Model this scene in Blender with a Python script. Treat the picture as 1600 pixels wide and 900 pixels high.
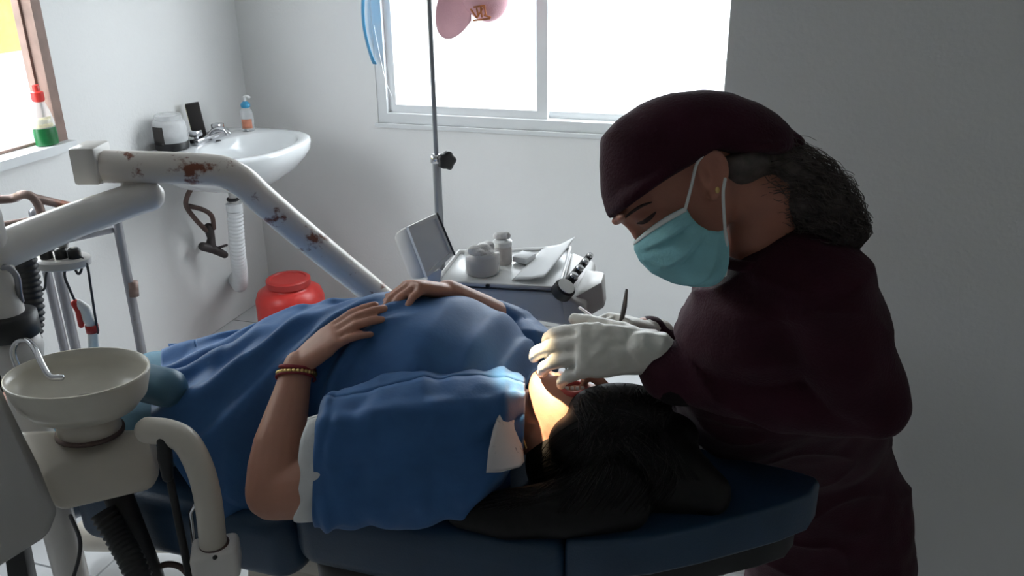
import bpy, bmesh, math, random
from mathutils import Vector, Matrix, noise
V = Vector
PI = math.pi
random.seed(7)
for o in list(bpy.data.objects):
    bpy.data.objects.remove(o)
scene = bpy.context.scene
COL = scene.collection
PENDING = []


def link(o):
    PENDING.append(o)
    return o


# ------------------------------------------------------------------ camera
FPX, YAW, PITCH, ROLL = 1360.0, math.radians(17.6), math.radians(22.0), math.radians(-0.8)
CAM = V((0, 0, 1.70))
MR = (Matrix.Rotation(YAW, 3, 'Z') @ Matrix.Rotation(PI/2 - PITCH, 3, 'X') @ Matrix.Rotation(ROLL, 3, 'Z'))
cd = bpy.data.cameras.new('camera')
cd.sensor_width = 36.0
cd.lens = FPX / 1600 * 36
cd.clip_start = 0.02
cam = bpy.data.objects.new('camera', cd)
COL.objects.link(cam)
cam.matrix_world = Matrix.Translation(CAM) @ MR.to_4x4()
scene.camera = cam

# ------------------------------------------------------------------ world, exposure, daylight portals
world = bpy.data.worlds.new('sky')
scene.world = world
world.use_nodes = True
bg = world.node_tree.nodes['Background']
bg.inputs[0].default_value = (0.94, 0.97, 1.0, 1)
bg.inputs[1].default_value = 11.8
scene.view_settings.view_transform = 'Standard'
scene.view_settings.look = 'None'
scene.view_settings.gamma = 1.0
scene.view_settings.use_curve_mapping = False
scene.view_settings.exposure = 0.05

XL, XR, YB, YF, ZC = -2.45, 1.60, 3.60, -2.50, 2.55          # room: left, right, back, front, ceiling
W1 = (-1.77, 0.06, 0.92, 2.12)                              # back window x0 x1 z0 z1
TL = 0.07                                                     # thickness of the left wall
W2 = (1.15, 2.445, 1.04, 2.12)                                # left window y0 y1 z0 z1


def portal(name, loc, rot, sx, sy):
    l = bpy.data.lights.new(name, 'AREA')
    l.shape = 'RECTANGLE'
    l.size, l.size_y = sx, sy
    l.cycles.is_portal = True
    o = bpy.data.objects.new(name, l)
    COL.objects.link(o)
    o.location = loc
    o.rotation_euler = rot
    return o


portal('window_back_daylight', ((W1[0]+W1[1])/2, YB+0.16, (W1[2]+W1[3])/2), (-PI/2, 0, 0), W1[1]-W1[0], W1[3]-W1[2])
portal('window_left_offscreen', (XL-0.08, (W2[0]+W2[1])/2, (W2[2]+W2[3])/2), (0, -PI/2, 0), W2[3]-W2[2], W2[1]-W2[0])

# ------------------------------------------------------------------ picture to place helpers
CR, CU, CF = MR @ V((1, 0, 0)), MR @ V((0, 1, 0)), MR @ V((0, 0, -1))
FV = V((-math.sin(YAW), math.cos(YAW), 0))
RV = V((math.cos(YAW), math.sin(YAW), 0))
UZ = V((0, 0, 1))


def ray(px, py):
    return MR @ V((px-800, 450-py, -FPX))


def at(px, py, f):
    d = ray(px, py)
    return CAM + d * (f / d.dot(FV))


def atz(px, py, z):
    d = ray(px, py)
    return CAM + d * ((z-CAM.z)/d.z)


def aty(px, py, y):
    d = ray(px, py)
    return CAM + d * (y/d.y)


def atx(px, py, x):
    d = ray(px, py)
    return CAM + d * (x/d.x)


# ------------------------------------------------------------------ materials
MATS = {}


def mat(name, col, rough=0.6, metal=0.0, var=0.0, vscale=6.0, bump=0.0, bscale=60.0, spec=0.5, sheen=0.0,
        stain=None, stain_amt=0.55, sscale=9.0, coat=0.0, sss=0.0, trans=0.0, alpha=1.0, stretch=None, bdist=0.01):
    m = bpy.data.materials.new(name)
    m.use_nodes = True
    nt = m.node_tree
    N, L = nt.nodes, nt.links
    b = N['Principled BSDF']
    b.inputs['Roughness'].default_value = rough
    b.inputs['Metallic'].default_value = metal
    b.inputs['Specular IOR Level'].default_value = spec
    b.inputs['Sheen Weight'].default_value = sheen
    b.inputs['Coat Weight'].default_value = coat
    b.inputs['Transmission Weight'].default_value = trans
    b.inputs['Alpha'].default_value = alpha
    if sss:
        b.inputs['Subsurface Weight'].default_value = sss
        b.inputs['Subsurface Radius'].default_value = (0.012, 0.005, 0.003)
    tc = N.new('ShaderNodeTexCoord')
    src = tc.outputs['Object']
    if stretch:
        mp = N.new('ShaderNodeMapping')
        mp.inputs['Scale'].default_value = stretch
        L.new(src, mp.inputs[0])
        src = mp.outputs[0]
    c = (*col, 1)
    b.inputs['Base Color'].default_value = c
    out = None
    if var:
        n = N.new('ShaderNodeTexNoise')
        n.inputs['Scale'].default_value = vscale
        n.inputs['Detail'].default_value = 5
        L.new(src, n.inputs['Vector'])
        r = N.new('ShaderNodeValToRGB')
        r.color_ramp.elements[0].position = 0.3
        r.color_ramp.elements[1].position = 0.7
        r.color_ramp.elements[0].color = (*[x*(1-var) for x in col], 1)
        r.color_ramp.elements[1].color = (*[min(1, x*(1+var)) for x in col], 1)
        L.new(n.outputs['Fac'], r.inputs[0])
        out = r.outputs[0]
    if stain:
        n = N.new('ShaderNodeTexNoise')
        n.inputs['Scale'].default_value = sscale
        n.inputs['Detail'].default_value = 8
        n.inputs['Roughness'].default_value = 0.65
        L.new(src, n.inputs['Vector'])
        r = N.new('ShaderNodeValToRGB')
        r.color_ramp.elements[0].position = stain_amt
        r.color_ramp.elements[1].position = min(1, stain_amt+0.06)
        L.new(n.outputs['Fac'], r.inputs[0])
        mx = N.new('ShaderNodeMix')
        mx.data_type = 'RGBA'
        L.new(r.outputs[0], mx.inputs[0])
        if out:
            L.new(out, mx.inputs[6])
        else:
            mx.inputs[6].default_value = c
        mx.inputs[7].default_value = (*stain, 1)
        out = mx.outputs[2]
    if out:
        L.new(out, b.inputs['Base Color'])
    if bump:
        n = N.new('ShaderNodeTexNoise')
        n.inputs['Scale'].default_value = bscale
        n.inputs['Detail'].default_value = 4
        L.new(src, n.inputs['Vector'])
        bp = N.new('ShaderNodeBump')
        bp.inputs['Strength'].default_value = bump
        bp.inputs['Distance'].default_value = bdist
        L.new(n.outputs['Fac'], bp.inputs['Height'])
        L.new(bp.outputs[0], b.inputs['Normal'])
    MATS[name] = m
    return m


M = MATS
mat('wall_paint', (0.80, 0.80, 0.79), 0.8, var=0.03, vscale=1.5, bump=0.12, bscale=90)
mat('ceiling_paint', (0.74, 0.74, 0.73), 0.85, var=0.02)
mat('tile', (0.66, 0.67, 0.68), 0.22, var=0.05, vscale=3)
mat('grout', (0.40, 0.40, 0.40), 0.9, var=0.1)
mat('aluminium_white', (0.74, 0.76, 0.77), 0.4, var=0.03)
mat('brown_trim', (0.24, 0.155, 0.125), 0.6, var=0.2, vscale=14, bump=0.1)
mat('court_white', (0.74, 0.76, 0.77), 0.9, var=0.03)
mat('court_pale', (0.40, 0.40, 0.45), 0.9, var=0.05, vscale=3)
mat('court_yellow', (0.22, 0.19, 0.03), 0.9, var=0.28, vscale=9)
mat('court_ground', (0.66, 0.66, 0.64), 0.9, var=0.06)
mat('skin_dentist', (0.44, 0.185, 0.125), 0.5, var=0.10, vscale=22, bump=0.05, bscale=260, sss=0.12)
mat('skin_patient', (0.50, 0.24, 0.165), 0.5, var=0.10, vscale=16, bump=0.05, bscale=260, sss=0.12)
mat('lips', (0.50, 0.07, 0.06), 0.4, var=0.1)
mat('burgundy', (0.034, 0.005, 0.013), 0.85, var=0.16, vscale=18, bump=0.2, bscale=240, spec=0.2, sheen=0.05)
mat('trouser', (0.007, 0.004, 0.005), 0.9, var=0.1, spec=0.2)
mat('shoe', (0.03, 0.03, 0.03), 0.6, var=0.1)
mat('gown_blue', (0.040, 0.132, 0.32), 0.6, var=0.07, vscale=30, bump=0.06, bscale=160, spec=0.3, sheen=0.1)
mat('trouser_blue', (0.10, 0.22, 0.30), 0.8, var=0.08, bump=0.1)
mat('shirt_white', (0.74, 0.74, 0.73), 0.85, var=0.04, bump=0.2, bscale=120)
mat('collar_print', (0.62, 0.58, 0.58), 0.85, stain=(0.25, 0.24, 0.26), stain_amt=0.62, sscale=60)
mat('jeans', (0.05, 0.06, 0.09), 0.9, var=0.1)
mat('glove', (0.68, 0.64, 0.57), 0.5, var=0.05, vscale=24, bump=0.3, bscale=90, bdist=0.004)
mat('mask_blue', (0.27, 0.58, 0.63), 0.75, var=0.08, vscale=26, bump=0.15, bscale=240)
mat('mask_white', (0.74, 0.76, 0.74), 0.75, var=0.03)
mat('hair_black', (0.006, 0.005, 0.005), 0.55, var=0.4, vscale=60, spec=0.25)
mat('hair_painted_sheen', (0.015, 0.012, 0.011), 0.45, var=0.4, vscale=60, spec=0.35)  # lighter strands of the black hair, its sheen put into the colour
mat('hair_brown', (0.075, 0.058, 0.050), 0.6, var=0.5, vscale=60)
mat('lash', (0.03, 0.012, 0.01), 0.7, var=0.1)
mat('gold', (0.75, 0.55, 0.22), 0.3, metal=1.0, var=0.1)
mat('red_cord', (0.25, 0.02, 0.03), 0.7, var=0.15)
mat('vinyl_blue', (0.018, 0.050, 0.100), 0.38, var=0.10, vscale=8, bump=0.08, bscale=300)
mat('vinyl_light', (0.06, 0.15, 0.22), 0.42, var=0.10, vscale=8)
mat('vinyl_seam', (0.02, 0.05, 0.11), 0.6, var=0.1)
mat('cream', (0.62, 0.57, 0.49), 0.35, var=0.05, vscale=5, stain=(0.17, 0.09, 0.05), stain_amt=0.70, sscale=15)
mat('cream_bowl', (0.66, 0.62, 0.53), 0.3, var=0.04, vscale=8)
mat('arm_paint', (0.72, 0.66, 0.60), 0.32, var=0.07, vscale=6, stain=(0.22, 0.07, 0.035), stain_amt=0.575, sscale=16)
mat('arm_plain', (0.70, 0.67, 0.63), 0.3, var=0.04, vscale=5)
mat('white_plastic', (0.82, 0.82, 0.81), 0.35, var=0.03)
mat('side_grey', (0.40, 0.39, 0.37), 0.45, var=0.05)
mat('grey_plastic', (0.62, 0.60, 0.58), 0.45, var=0.04)
mat('light_panel', (0.82, 0.83, 0.83), 0.3, var=0.03)
mat('porcelain', (0.76, 0.78, 0.79), 0.14, var=0.02, coat=0.3)
mat('chrome', (0.62, 0.62, 0.64), 0.16, metal=1.0, var=0.05)
mat('steel', (0.32, 0.32, 0.34), 0.38, metal=0.8, var=0.15, vscale=12, stain=(0.22, 0.11, 0.06), stain_amt=0.66, sscale=10)
mat('rusty_steel', (0.20, 0.14, 0.12), 0.5, metal=0.5, var=0.3, vscale=14, stain=(0.20, 0.08, 0.05), stain_amt=0.55)
mat('rod', (0.28, 0.29, 0.31), 0.32, metal=0.6, var=0.06)
mat('instrument', (0.22, 0.20, 0.19), 0.35, metal=0.7, var=0.08)
mat('black', (0.012, 0.012, 0.013), 0.45, var=0.2)
mat('rubber', (0.018, 0.018, 0.019), 0.6, var=0.2)
mat('cable', (0.05, 0.05, 0.055), 0.5, var=0.2)
mat('pipe_brown', (0.115, 0.075, 0.066), 0.5, metal=0.4, var=0.25, vscale=20)
mat('valve', (0.06, 0.05, 0.05), 0.5, metal=0.4, var=0.3, vscale=30)
mat('drain_white', (0.72, 0.73, 0.74), 0.4, var=0.04)
mat('red_plastic', (0.62, 0.035, 0.028), 0.35, var=0.07, vscale=5, spec=0.5)
mat('red_lid', (0.46, 0.03, 0.025), 0.4, var=0.06)
mat('green_soap', (0.01, 0.13, 0.035), 0.25, var=0.1)
mat('pale_label', (0.72, 0.66, 0.45), 0.5, var=0.2, vscale=40)
mat('clear', (0.84, 0.86, 0.87), 0.15, var=0.02, alpha=0.35)
mat('clear_bag', (0.80, 0.81, 0.82), 0.25, var=0.03, alpha=0.6, bump=0.6, bscale=30)
mat('blue_plastic', (0.05, 0.30, 0.52), 0.3, var=0.1)
mat('orange', (0.62, 0.24, 0.15), 0.5, var=0.2, vscale=40)
mat('black_box', (0.035, 0.03, 0.028), 0.5, var=0.2)
mat('cotton', (0.78, 0.76, 0.75), 0.95, var=0.08, vscale=30, bump=0.9, bscale=45)
mat('paper', (0.80, 0.81, 0.82), 0.8, var=0.02)
mat('gauze', (0.70, 0.65, 0.62), 0.9, var=0.1, vscale=40, bump=0.5, bscale=60)
mat('pink_cloth', (0.58, 0.33, 0.37), 0.85, var=0.08, vscale=10, bump=0.2, bscale=160)
mat('emblem', (0.33, 0.10, 0.03), 0.7, var=0.4, vscale=60)
mat('shield_blue', (0.08, 0.36, 0.62), 0.3, var=0.1, trans=0.2)
mat('gauge_white', (0.80, 0.80, 0.78), 0.4, var=0.03)
gl = mat('window_glass', (0.95, 0.97, 0.98), 0.05, var=0.01)
# clear thin pane: mostly transparent with a slight gloss
nt = gl.node_tree
b = nt.nodes['Principled BSDF']
tr = nt.nodes.new('ShaderNodeBsdfTransparent')
tr.inputs[0].default_value = (0.96, 0.98, 0.99, 1)
ms = nt.nodes.new('ShaderNodeMixShader')
ms.inputs[0].default_value = 0.06
nt.links.new(tr.outputs[0], ms.inputs[1])
nt.links.new(b.outputs[0], ms.inputs[2])
nt.links.new(ms.outputs[0], nt.nodes['Material Output'].inputs[0])


# ------------------------------------------------------------------ mesh helpers
class B:
    def __init__(s):
        s.v, s.f = [], []

    def ring_pts(s, c, a, b, seg, p=2.0):
        out = []
        for i in range(seg):
            t = 2*PI*i/seg
            x, y = math.cos(t), math.sin(t)
            x = math.copysign(abs(x)**(2/p), x)
            y = math.copysign(abs(y)**(2/p), y)
            out.append(c + a*x + b*y)
        return out

    def loft(s, rings, cap0=True, cap1=True):
        n = len(rings[0])
        base = len(s.v)
        for r in rings:
            s.v += [V(q) for q in r]
        for k in range(len(rings)-1):
            for i in range(n):
                j = (i+1) % n
                s.f.append((base+k*n+i, base+k*n+j, base+(k+1)*n+j, base+(k+1)*n+i))
        if cap0:
            s.f.append(tuple(base+i for i in reversed(range(n))))
        if cap1:
            m = base+(len(rings)-1)*n
            s.f.append(tuple(m+i for i in range(n)))
        return s

    def rings(s, lst, seg=20, p=2.0, cap0=True, cap1=True):
        return s.loft([s.ring_pts(V(c), V(a), V(b), seg, p) for c, a, b in lst], cap0, cap1)

    def tube(s, pts, r, seg=10, ends=True, ref=None, flat=1.0):
        pts = [V(p) for p in pts]
        n = len(pts)
        rr = r if isinstance(r, (list, tuple)) else [r]*n
        T = []
        for i in range(n):
            t = pts[min(i+1, n-1)] - pts[max(i-1, 0)]
            T.append(t.normalized() if t.length > 1e-9 else V((0, 0, 1)))
        u = V(ref) if ref is not None else (V((0, 0, 1)) if abs(T[0].z) < 0.9 else V((1, 0, 0)))
        u = (u - T[0]*u.dot(T[0])).normalized()
        R = []
        for i in range(n):
            u = (u - T[i]*u.dot(T[i])).normalized()
            w = T[i].cross(u)
            R.append((pts[i], u*rr[i], w*rr[i]*flat))
        if ends:    # rounded ends
            c, a, b2 = R[0]
            pre = [(c - T[0]*rr[0]*math.sin(q), a*math.cos(q), b2*math.cos(q)) for q in (1.35, 0.85, 0.4)]
            c, a, b2 = R[-1]
            post = [(c + T[-1]*rr[-1]*math.sin(q), a*math.cos(q), b2*math.cos(q)) for q in (0.4, 0.85, 1.35)]
            R = pre + R + post
        return s.rings(R, seg)

    def ell(s, c, a, b, d, seg=20, rows=12):
        c, a, b, d = V(c), V(a), V(b), V(d)
        R = []
        for k in range(1, rows):
            q = -PI/2 + PI*k/rows
            R.append((c + d*math.sin(q), a*math.cos(q), b*math.cos(q)))
        return s.rings(R, seg)

    def box(s, c, sx, sy, sz, rot=None):
        c = V(c)
        m = rot if rot is not None else Matrix.Identity(3)
        base = len(s.v)
        for dz in (-1, 1):
            for dx, dy in ((-1, -1), (1, -1), (1, 1), (-1, 1)):
                s.v.append(c + m @ V((dx*sx/2, dy*sy/2, dz*sz/2)))
        for q in ((3, 2, 1, 0), (4, 5, 6, 7), (0, 1, 5, 4), (1, 2, 6, 5), (2, 3, 7, 6), (3, 0, 4, 7)):
            s.f.append(tuple(base+i for i in q))
        return s

    def bx(s, x0, x1, y0, y1, z0, z1):
        return s.box(((x0+x1)/2, (y0+y1)/2, (z0+z1)/2), x1-x0, y1-y0, z1-z0)

    def hexa(s, bot, top):
        base = len(s.v)
        s.v += [V(p) for p in bot] + [V(p) for p in top]
        n = len(bot)
        s.f.append(tuple(base+i for i in reversed(range(n))))
        s.f.append(tuple(base+n+i for i in range(n)))
        for i in range(n):
            j = (i+1) % n
            s.f.append((base+i, base+j, base+n+j, base+n+i))
        return s

    def lathe(s, c, prof, seg=28, ax=None, sx=1.0, sy=1.0, rz=0.0):
        """prof: (radius, height) along ax (default up)"""
        c = V(c)
        ax = V(ax).normalized() if ax is not None else V((0, 0, 1))
        u = V((math.cos(rz), math.sin(rz), 0)) if abs(ax.z) > 0.9 else ax.cross(V((0, 0, 1))).normalized()
        u = (u - ax*u.dot(ax)).normalized()
        w = ax.cross(u)
        return s.rings([(c+ax*h, u*max(r, 1e-4)*sx, w*max(r, 1e-4)*sy) for r, h in prof], seg)

    def grid(s, fn, nu, nv):
        base = len(s.v)
        for j in range(nv+1):
            for i in range(nu+1):
                s.v.append(V(fn(i/nu, j/nv)))
        for j in range(nv):
            for i in range(nu):
                a = base + j*(nu+1)+i
                s.f.append((a, a+1, a+nu+2, a+nu+1))
        return s

    def mesh(s, name):
        me = bpy.data.meshes.new(name)
        me.from_pydata([tuple(p) for p in s.v], [], s.f)
        bm = bmesh.new()
        bm.from_mesh(me)
        bmesh.ops.recalc_face_normals(bm, faces=bm.faces)
        bm.to_mesh(me)
        bm.free()
        return me

    def build(s, name, material, parent=None, smooth=True, bevel=0, bseg=2, subsurf=0, solid=0, remesh=0, relax=0,
              auto=None, disp=None):
        me = s.mesh(name)
        o = link(bpy.data.objects.new(name, me))
        mods = False
        if remesh:
            md = o.modifiers.new('r', 'REMESH')
            md.mode = 'VOXEL'
            md.voxel_size = remesh
            mods = True
        if relax:
            md = o.modifiers.new('s', 'SMOOTH')
            md.factor = 0.5
            md.iterations = relax
            mods = True
        if solid:
            md = o.modifiers.new('t', 'SOLIDIFY')
            md.thickness = solid
            md.offset = 0
            mods = True
        if bevel:
            md = o.modifiers.new('b', 'BEVEL')
            md.width = bevel
            md.segments = bseg
            md.limit_method = 'ANGLE'
            md.angle_limit = math.radians(35)
            mods = True
        if subsurf:
            md = o.modifiers.new('d', 'SUBSURF')
            md.levels = md.render_levels = subsurf
            mods = True
        if mods:
            COL.objects.link(o)
            dg = bpy.context.evaluated_depsgraph_get()
            me2 = bpy.data.meshes.new_from_object(o.evaluated_get(dg))
            COL.objects.unlink(o)
            o.modifiers.clear()
            o.data = me2
            bpy.data.meshes.remove(me)
            me = me2
            me.name = name
        if disp:
            new = [disp(V(vv.co), V(nn.vector)) for vv, nn in zip(me.vertices, me.vertex_normals)]
            me.vertices.foreach_set('co', [x for p in new for x in p])
        me.materials.clear()
        me.materials.append(M[material])
        if smooth:
            me.polygons.foreach_set('use_smooth', [True]*len(me.polygons))
            if bevel or auto:
                try:
                    me.set_sharp_from_angle(angle=math.radians(auto or 40))
                except Exception:
                    pass
        me.update()
        if parent is not None:
            put(o, parent)
        return o


LOC = {}


def put(o, parent):
    o.parent = parent
    w = LOC.get(parent.name, V((0, 0, 0)))
    o.matrix_parent_inverse = Matrix.Translation(-w)
    return o


def tag(o, label, cat, group=None):
    o['label'] = label
    o['category'] = cat
    if group:
        o['group'] = group
    return o


def thing(name, label, cat, loc=(0, 0, 0), group=None):
    o = bpy.data.objects.new(name, None)
    o.empty_display_size = 0.05
    link(o)
    o.location = loc
    LOC[o.name] = V(loc)
    return tag(o, label, cat, group)


def struct(o, label=None):
    o['kind'] = 'structure'
    if label:
        o['label'] = label
    return o


def smoothpath(pts, n=6):
    """Catmull-Rom through points"""
    P = [V(p) for p in pts]
    P = [P[0]*2-P[1]] + P + [P[-1]*2-P[-2]]
    out = []
    for i in range(1, len(P)-2):
        for k in range(n):
            t = k/n
            a, b2, c, d = P[i-1], P[i], P[i+1], P[i+2]
            out.append(0.5*((2*b2) + (c-a)*t + (2*a-5*b2+4*c-d)*t*t + (3*b2-a-3*c+d)*t**3))
    out.append(P[-2])
    return out


def lerp(a, b2, t):
    return a + (b2-a)*t


def interp(tab, x):
    """piecewise smooth table [(x, y...)]"""
    if x <= tab[0][0]:
        return tab[0][1:]
    for i in range(len(tab)-1):
        if x <= tab[i+1][0]:
            t = (x-tab[i][0])/(tab[i+1][0]-tab[i][0])
            t = t*t*(3-2*t)
            return tuple(lerp(p, q, t) for p, q in zip(tab[i][1:], tab[i+1][1:]))
    return tab[-1][1:]


# ================================================================== THE ROOM
def wall_boxes(b, axis, c0, c1, h0, h1, z0, z1, hole=None):
    """slab between c0..c1 on axis, spanning h0..h1 and z0..z1 with an optional hole (h,h,z,z)"""
    def add(a0, a1, q0, q1):
        if axis == 'y':
            b.bx(a0, a1, c0, c1, q0, q1)
        else:
            b.bx(c0, c1, a0, a1, q0, q1)
    if not hole:
        add(h0, h1, z0, z1)
        return b
    a0, a1, q0, q1 = hole
    add(h0, a0, z0, z1)
    add(a1, h1, z0, z1)
    add(a0, a1, z0, q0)
    add(a0, a1, q1, z1)
    return b


TH = 0.16
struct(wall_boxes(B(), 'y', YB, YB+TH, XL-TH, XR+TH, 0, ZC, W1).build('wall_back', 'wall_paint', smooth=False), 'white plastered wall with the sliding window')
struct(wall_boxes(B(), 'x', XL-TL, XL, YF-TH, YB, 0, ZC, W2).build('wall_left', 'wall_paint', smooth=False), 'white plastered wall carrying the sink')
struct(B().bx(XR, XR+TH, YF-TH, YB, 0, ZC).build('wall_right', 'wall_paint', smooth=False))
struct(wall_boxes(B(), 'y', YF-TH, YF, XL, XR, 0, ZC).build('wall_front', 'wall_paint', smooth=False))
struct(B().bx(XL-TH, XR+TH, YF-TH, YB+TH, ZC, ZC+0.1).build('ceiling', 'ceiling_paint', smooth=False))
xp = aty(1136, 80, 2.10).x
struct(B().bx(xp, XR, 2.10, 2.24, 0, ZC).build('wall_partition', 'wall_paint', smooth=False), 'grey white partition wall behind the standing person')
floor = struct(B().bx(XL-TH, XR+TH, YF-TH, YB+TH, -0.10, -0.006).build('floor', 'grout', smooth=False), 'white square tiled floor')
ts = 0.34
tile_me = None
ny, nx = int((YB-YF)/ts)+1, int((XR-XL)/ts)+1
for i in range(nx):
    for j in range(ny):
        x0, y0 = XL + i*ts, YB - (j+1)*ts
        x1, y1 = min(x0+ts, XR), max(y0, YF)
        if tile_me is None:
            g = 0.0025
            t = B().hexa([(g, g, -0.007), (ts-g, g, -0.007), (ts-g, ts-g, -0.007), (g, ts-g, -0.007)],
                         [(g+.001, g+.001, 0), (ts-g-.001, g+.001, 0), (ts-g-.001, ts-g-.001, 0), (g+.001, ts-g-.001, 0)])
            to = t.build('tile', 'tile', floor, smooth=False)
            tile_me = to.data
        else:
            to = bpy.data.objects.new('tile', tile_me)
            link(to)
            to.parent = floor
        to.location = (x0, y0, 0)
        to.scale = ((x1-x0)/ts, (y0+ts-y1)/ts, 1)
        to.location.y = y1

# back sliding window
w1 = thing('window_1', 'white sliding window with two large panes', 'window', ((W1[0]+W1[1])/2, YB, W1[2]))
del w1['category']
struct(w1)
x0, x1, z0, z1 = W1
fr = B()
fw = 0.045
for bxs in ((x0, x0+fw, z0, z1), (x1-fw, x1, z0, z1), (x0+fw, x1-fw, z0, z0+fw), (x0+fw, x1-fw, z1-fw, z1)):
    fr.bx(bxs[0], bxs[1], YB+0.005, YB+0.10, bxs[2], bxs[3])
fr.build('window_frame', 'aluminium_white', w1, smooth=False)
xm = -1.01
for k, (a0, a1, yy) in enumerate(((x0+fw, xm+0.03, YB+0.030), (xm-0.03, x1-fw, YB+0.062))):
    s_ = 0.035 if k == 0 else 0.03
    sb = B()
    za, zb = z0+fw, z1-fw
    for q in ((a0, a0+s_, za, zb), (a1-s_-0.012, a1, za, zb), (a0+s_, a1-s_-0.012, za, za+s_), (a0+s_, a1-s_-0.012, zb-s_, zb)):
        sb.bx(q[0], q[1], yy, yy+0.026, q[2], q[3])
    so = sb.build('sash', 'aluminium_white', w1, smooth=False)
    so['label'] = 'white aluminium sliding sash'
    pane = B().bx(a0+s_, a1-s_-0.012, yy+0.010, yy+0.014, za+s_, zb-s_).build('pane', 'window_glass', smooth=False)
    put(pane, so)
B().bx(x0-0.012, x1+0.012, YB-0.014, YB+0.008, z0-0.018, z0).build('window_sill', 'aluminium_white', w1, smooth=False)

# left window: deep brown reveal, panes on the outside face
w2 = thing('window_2', 'brown framed window looking onto a yellow courtyard wall', 'window', (XL, (W2[0]+W2[1])/2, W2[2]))
del w2['category']
struct(w2)
y0, y1, z0, z1 = W2
fr = B()
fr.bx(XL-TL, XL+0.012, y1-0.018, y1+0.022, z0, z1)
fr.bx(XL-TL, XL+0.012, y0-0.022, y0+0.018, z0, z1)
fr.bx(XL-TL, XL+0.012, y0-0.022, y1+0.022, z1-0.018, z1+0.022)
fr.build('window_frame', 'brown_trim', w2, smooth=False)
B().bx(XL-TL, XL+0.050, y0-0.022, y1+0.022, z0-0.022, z0+0.008).build('window_sill', 'aluminium_white', w2, smooth=False)
ym = (y0+y1)/2
for a0, a1 in ((y0+0.018, ym), (ym, y1-0.018)):
    sb = B()
    s_ = 0.010
    za, zb = z0+0.008, z1-0.018
    for q in ((a0, a0+s_, za, zb), (a1-s_, a1, za, zb), (a0+s_, a1-s_, za, za+s_), (a0+s_, a1-s_, zb-s_, zb)):
        sb.bx(XL-0.045, XL-0.030, q[0], q[1], q[2], q[3])
    so = sb.build('sash', 'brown_trim', w2, smooth=False)
    put(B().bx(XL-0.040, XL-0.036, a0+s_, a1-s_, za+s_, zb-s_).build('pane', 'window_glass', smooth=False), so)

# outside: courtyard ground and walls seen through the panes
struct(B().bx(-7, 4.5, YB+TH+0.01, 6.2, -0.2, -0.1).bx(-5.2, XL-TH-0.01, -3, YB+TH+0.01, -0.2, -0.1).build('ground_courtyard', 'court_ground', smooth=False))
struct(B().bx(-3.6, 3.0, 6.0, 6.15, -0.1, 1.75).build('wall_courtyard_back', 'court_white', smooth=False), 'white courtyard wall beyond the sliding window')
cw = struct(B().bx(-4.75, -4.6, -2.0, 5.9, -0.1, 1.08).build('wall_courtyard_left', 'court_pale', smooth=False), 'pale and yellow courtyard wall beyond the brown window')
B().bx(-4.77, -4.59, -2.0, 5.9, 1.08, 2.0).build('painted_band', 'court_yellow', cw, smooth=False)

# ================================================================== HAND BUILDER
def hand_parts(b, wrist, d, n, thumb_side, size=1.0, curl=None, spread=0.05, thumb=(0.55, 0.75, -0.35), thumb_bend=0.35, thick=1.0, wrist_r=0.026):
    """adds palm and five fingers; d to the fingertips, n out of the back of the hand, thumb_side +1/-1 along n x d"""
    d = V(d).normalized()
    n = V(n)
    n = (n - d*n.dot(d)).normalized()
    y = n.cross(d)
    s = size
    o = V(wrist)
    b.rings([(o - d*0.012*s, y*wrist_r*s, n*0.019*s), (o + d*0.010*s, y*(wrist_r+.001)*s, n*0.018*s), (o + d*0.035*s, y*0.034*s, n*0.018*s),
             (o + d*0.065*s, y*0.039*s, n*0.016*s), (o + d*0.088*s, y*0.038*s, n*0.0125*s), (o + d*0.094*s, y*0.034*s, n*0.009*s)], 18, 2.6)
    if curl is None:
        curl = [(0.25, 0.35, 0.2)]*4
    L = [(0.043, 0.026, 0.020), (0.047, 0.030, 0.021), (0.044, 0.027, 0.020), (0.034, 0.021, 0.018)]
    R = [0.0092, 0.0095, 0.0090, 0.0080]
    tips = []
    for i in range(4):
        yo = thumb_side*(0.0285 - 0.019*i)*s
        p = o + d*(0.088 - 0.004*abs(i-1) - (0.006 if i == 3 else 0))*s + y*yo
        ang, pts, rr = 0.0, [p - d*0.02*s], [R[i]*1.02*s*thick]
        sp = thumb_side*spread*(1.5-i)
        dd = (d*math.cos(sp) + y*math.sin(sp)).normalized()
        pts.append(p)
        rr.append(R[i]*1.06*s*thick)
        for k in range(3):
            ang += curl[i][k]
            dirn = dd*math.cos(ang) - n*math.sin(ang)
            q = p + dirn*L[i][k]*s
            pts.append((p+q)/2)
            rr.append(R[i]*(0.98-0.06*k)*s*thick)
            pts.append(q)
            rr.append(R[i]*(1.0-0.1*k if k < 2 else 0.78)*s*thick)
            p = q
        b.tube(pts, rr, 12)
        tips.append(p)
    t0 = o + d*0.020*s + y*thumb_side*0.022*s - n*0.004*s
    td = (d*thumb[0] + y*thumb_side*thumb[1] + n*thumb[2]).normalized()
    t1 = t0 + td*0.040*s
    td2 = (td + d*thumb_bend).normalized()
    t2 = t1 + td2*0.032*s
    td3 = (td2 + d*thumb_bend*0.8).normalized()
    t3 = t2 + td3*0.024*s
    b.tube([t0, (t0+t1)/2, t1, t2, t3], [0.016*s, 0.014*s, 0.0115*s, 0.0105*s, 0.0085*s], 12)
    return tips


# ================================================================== DENTAL CHAIR
chair = thing('dental_chair', 'dark blue vinyl reclining dental chair under the patient', 'dental chair', (-0.70, 1.29, 0))
YC = 1.29


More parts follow.
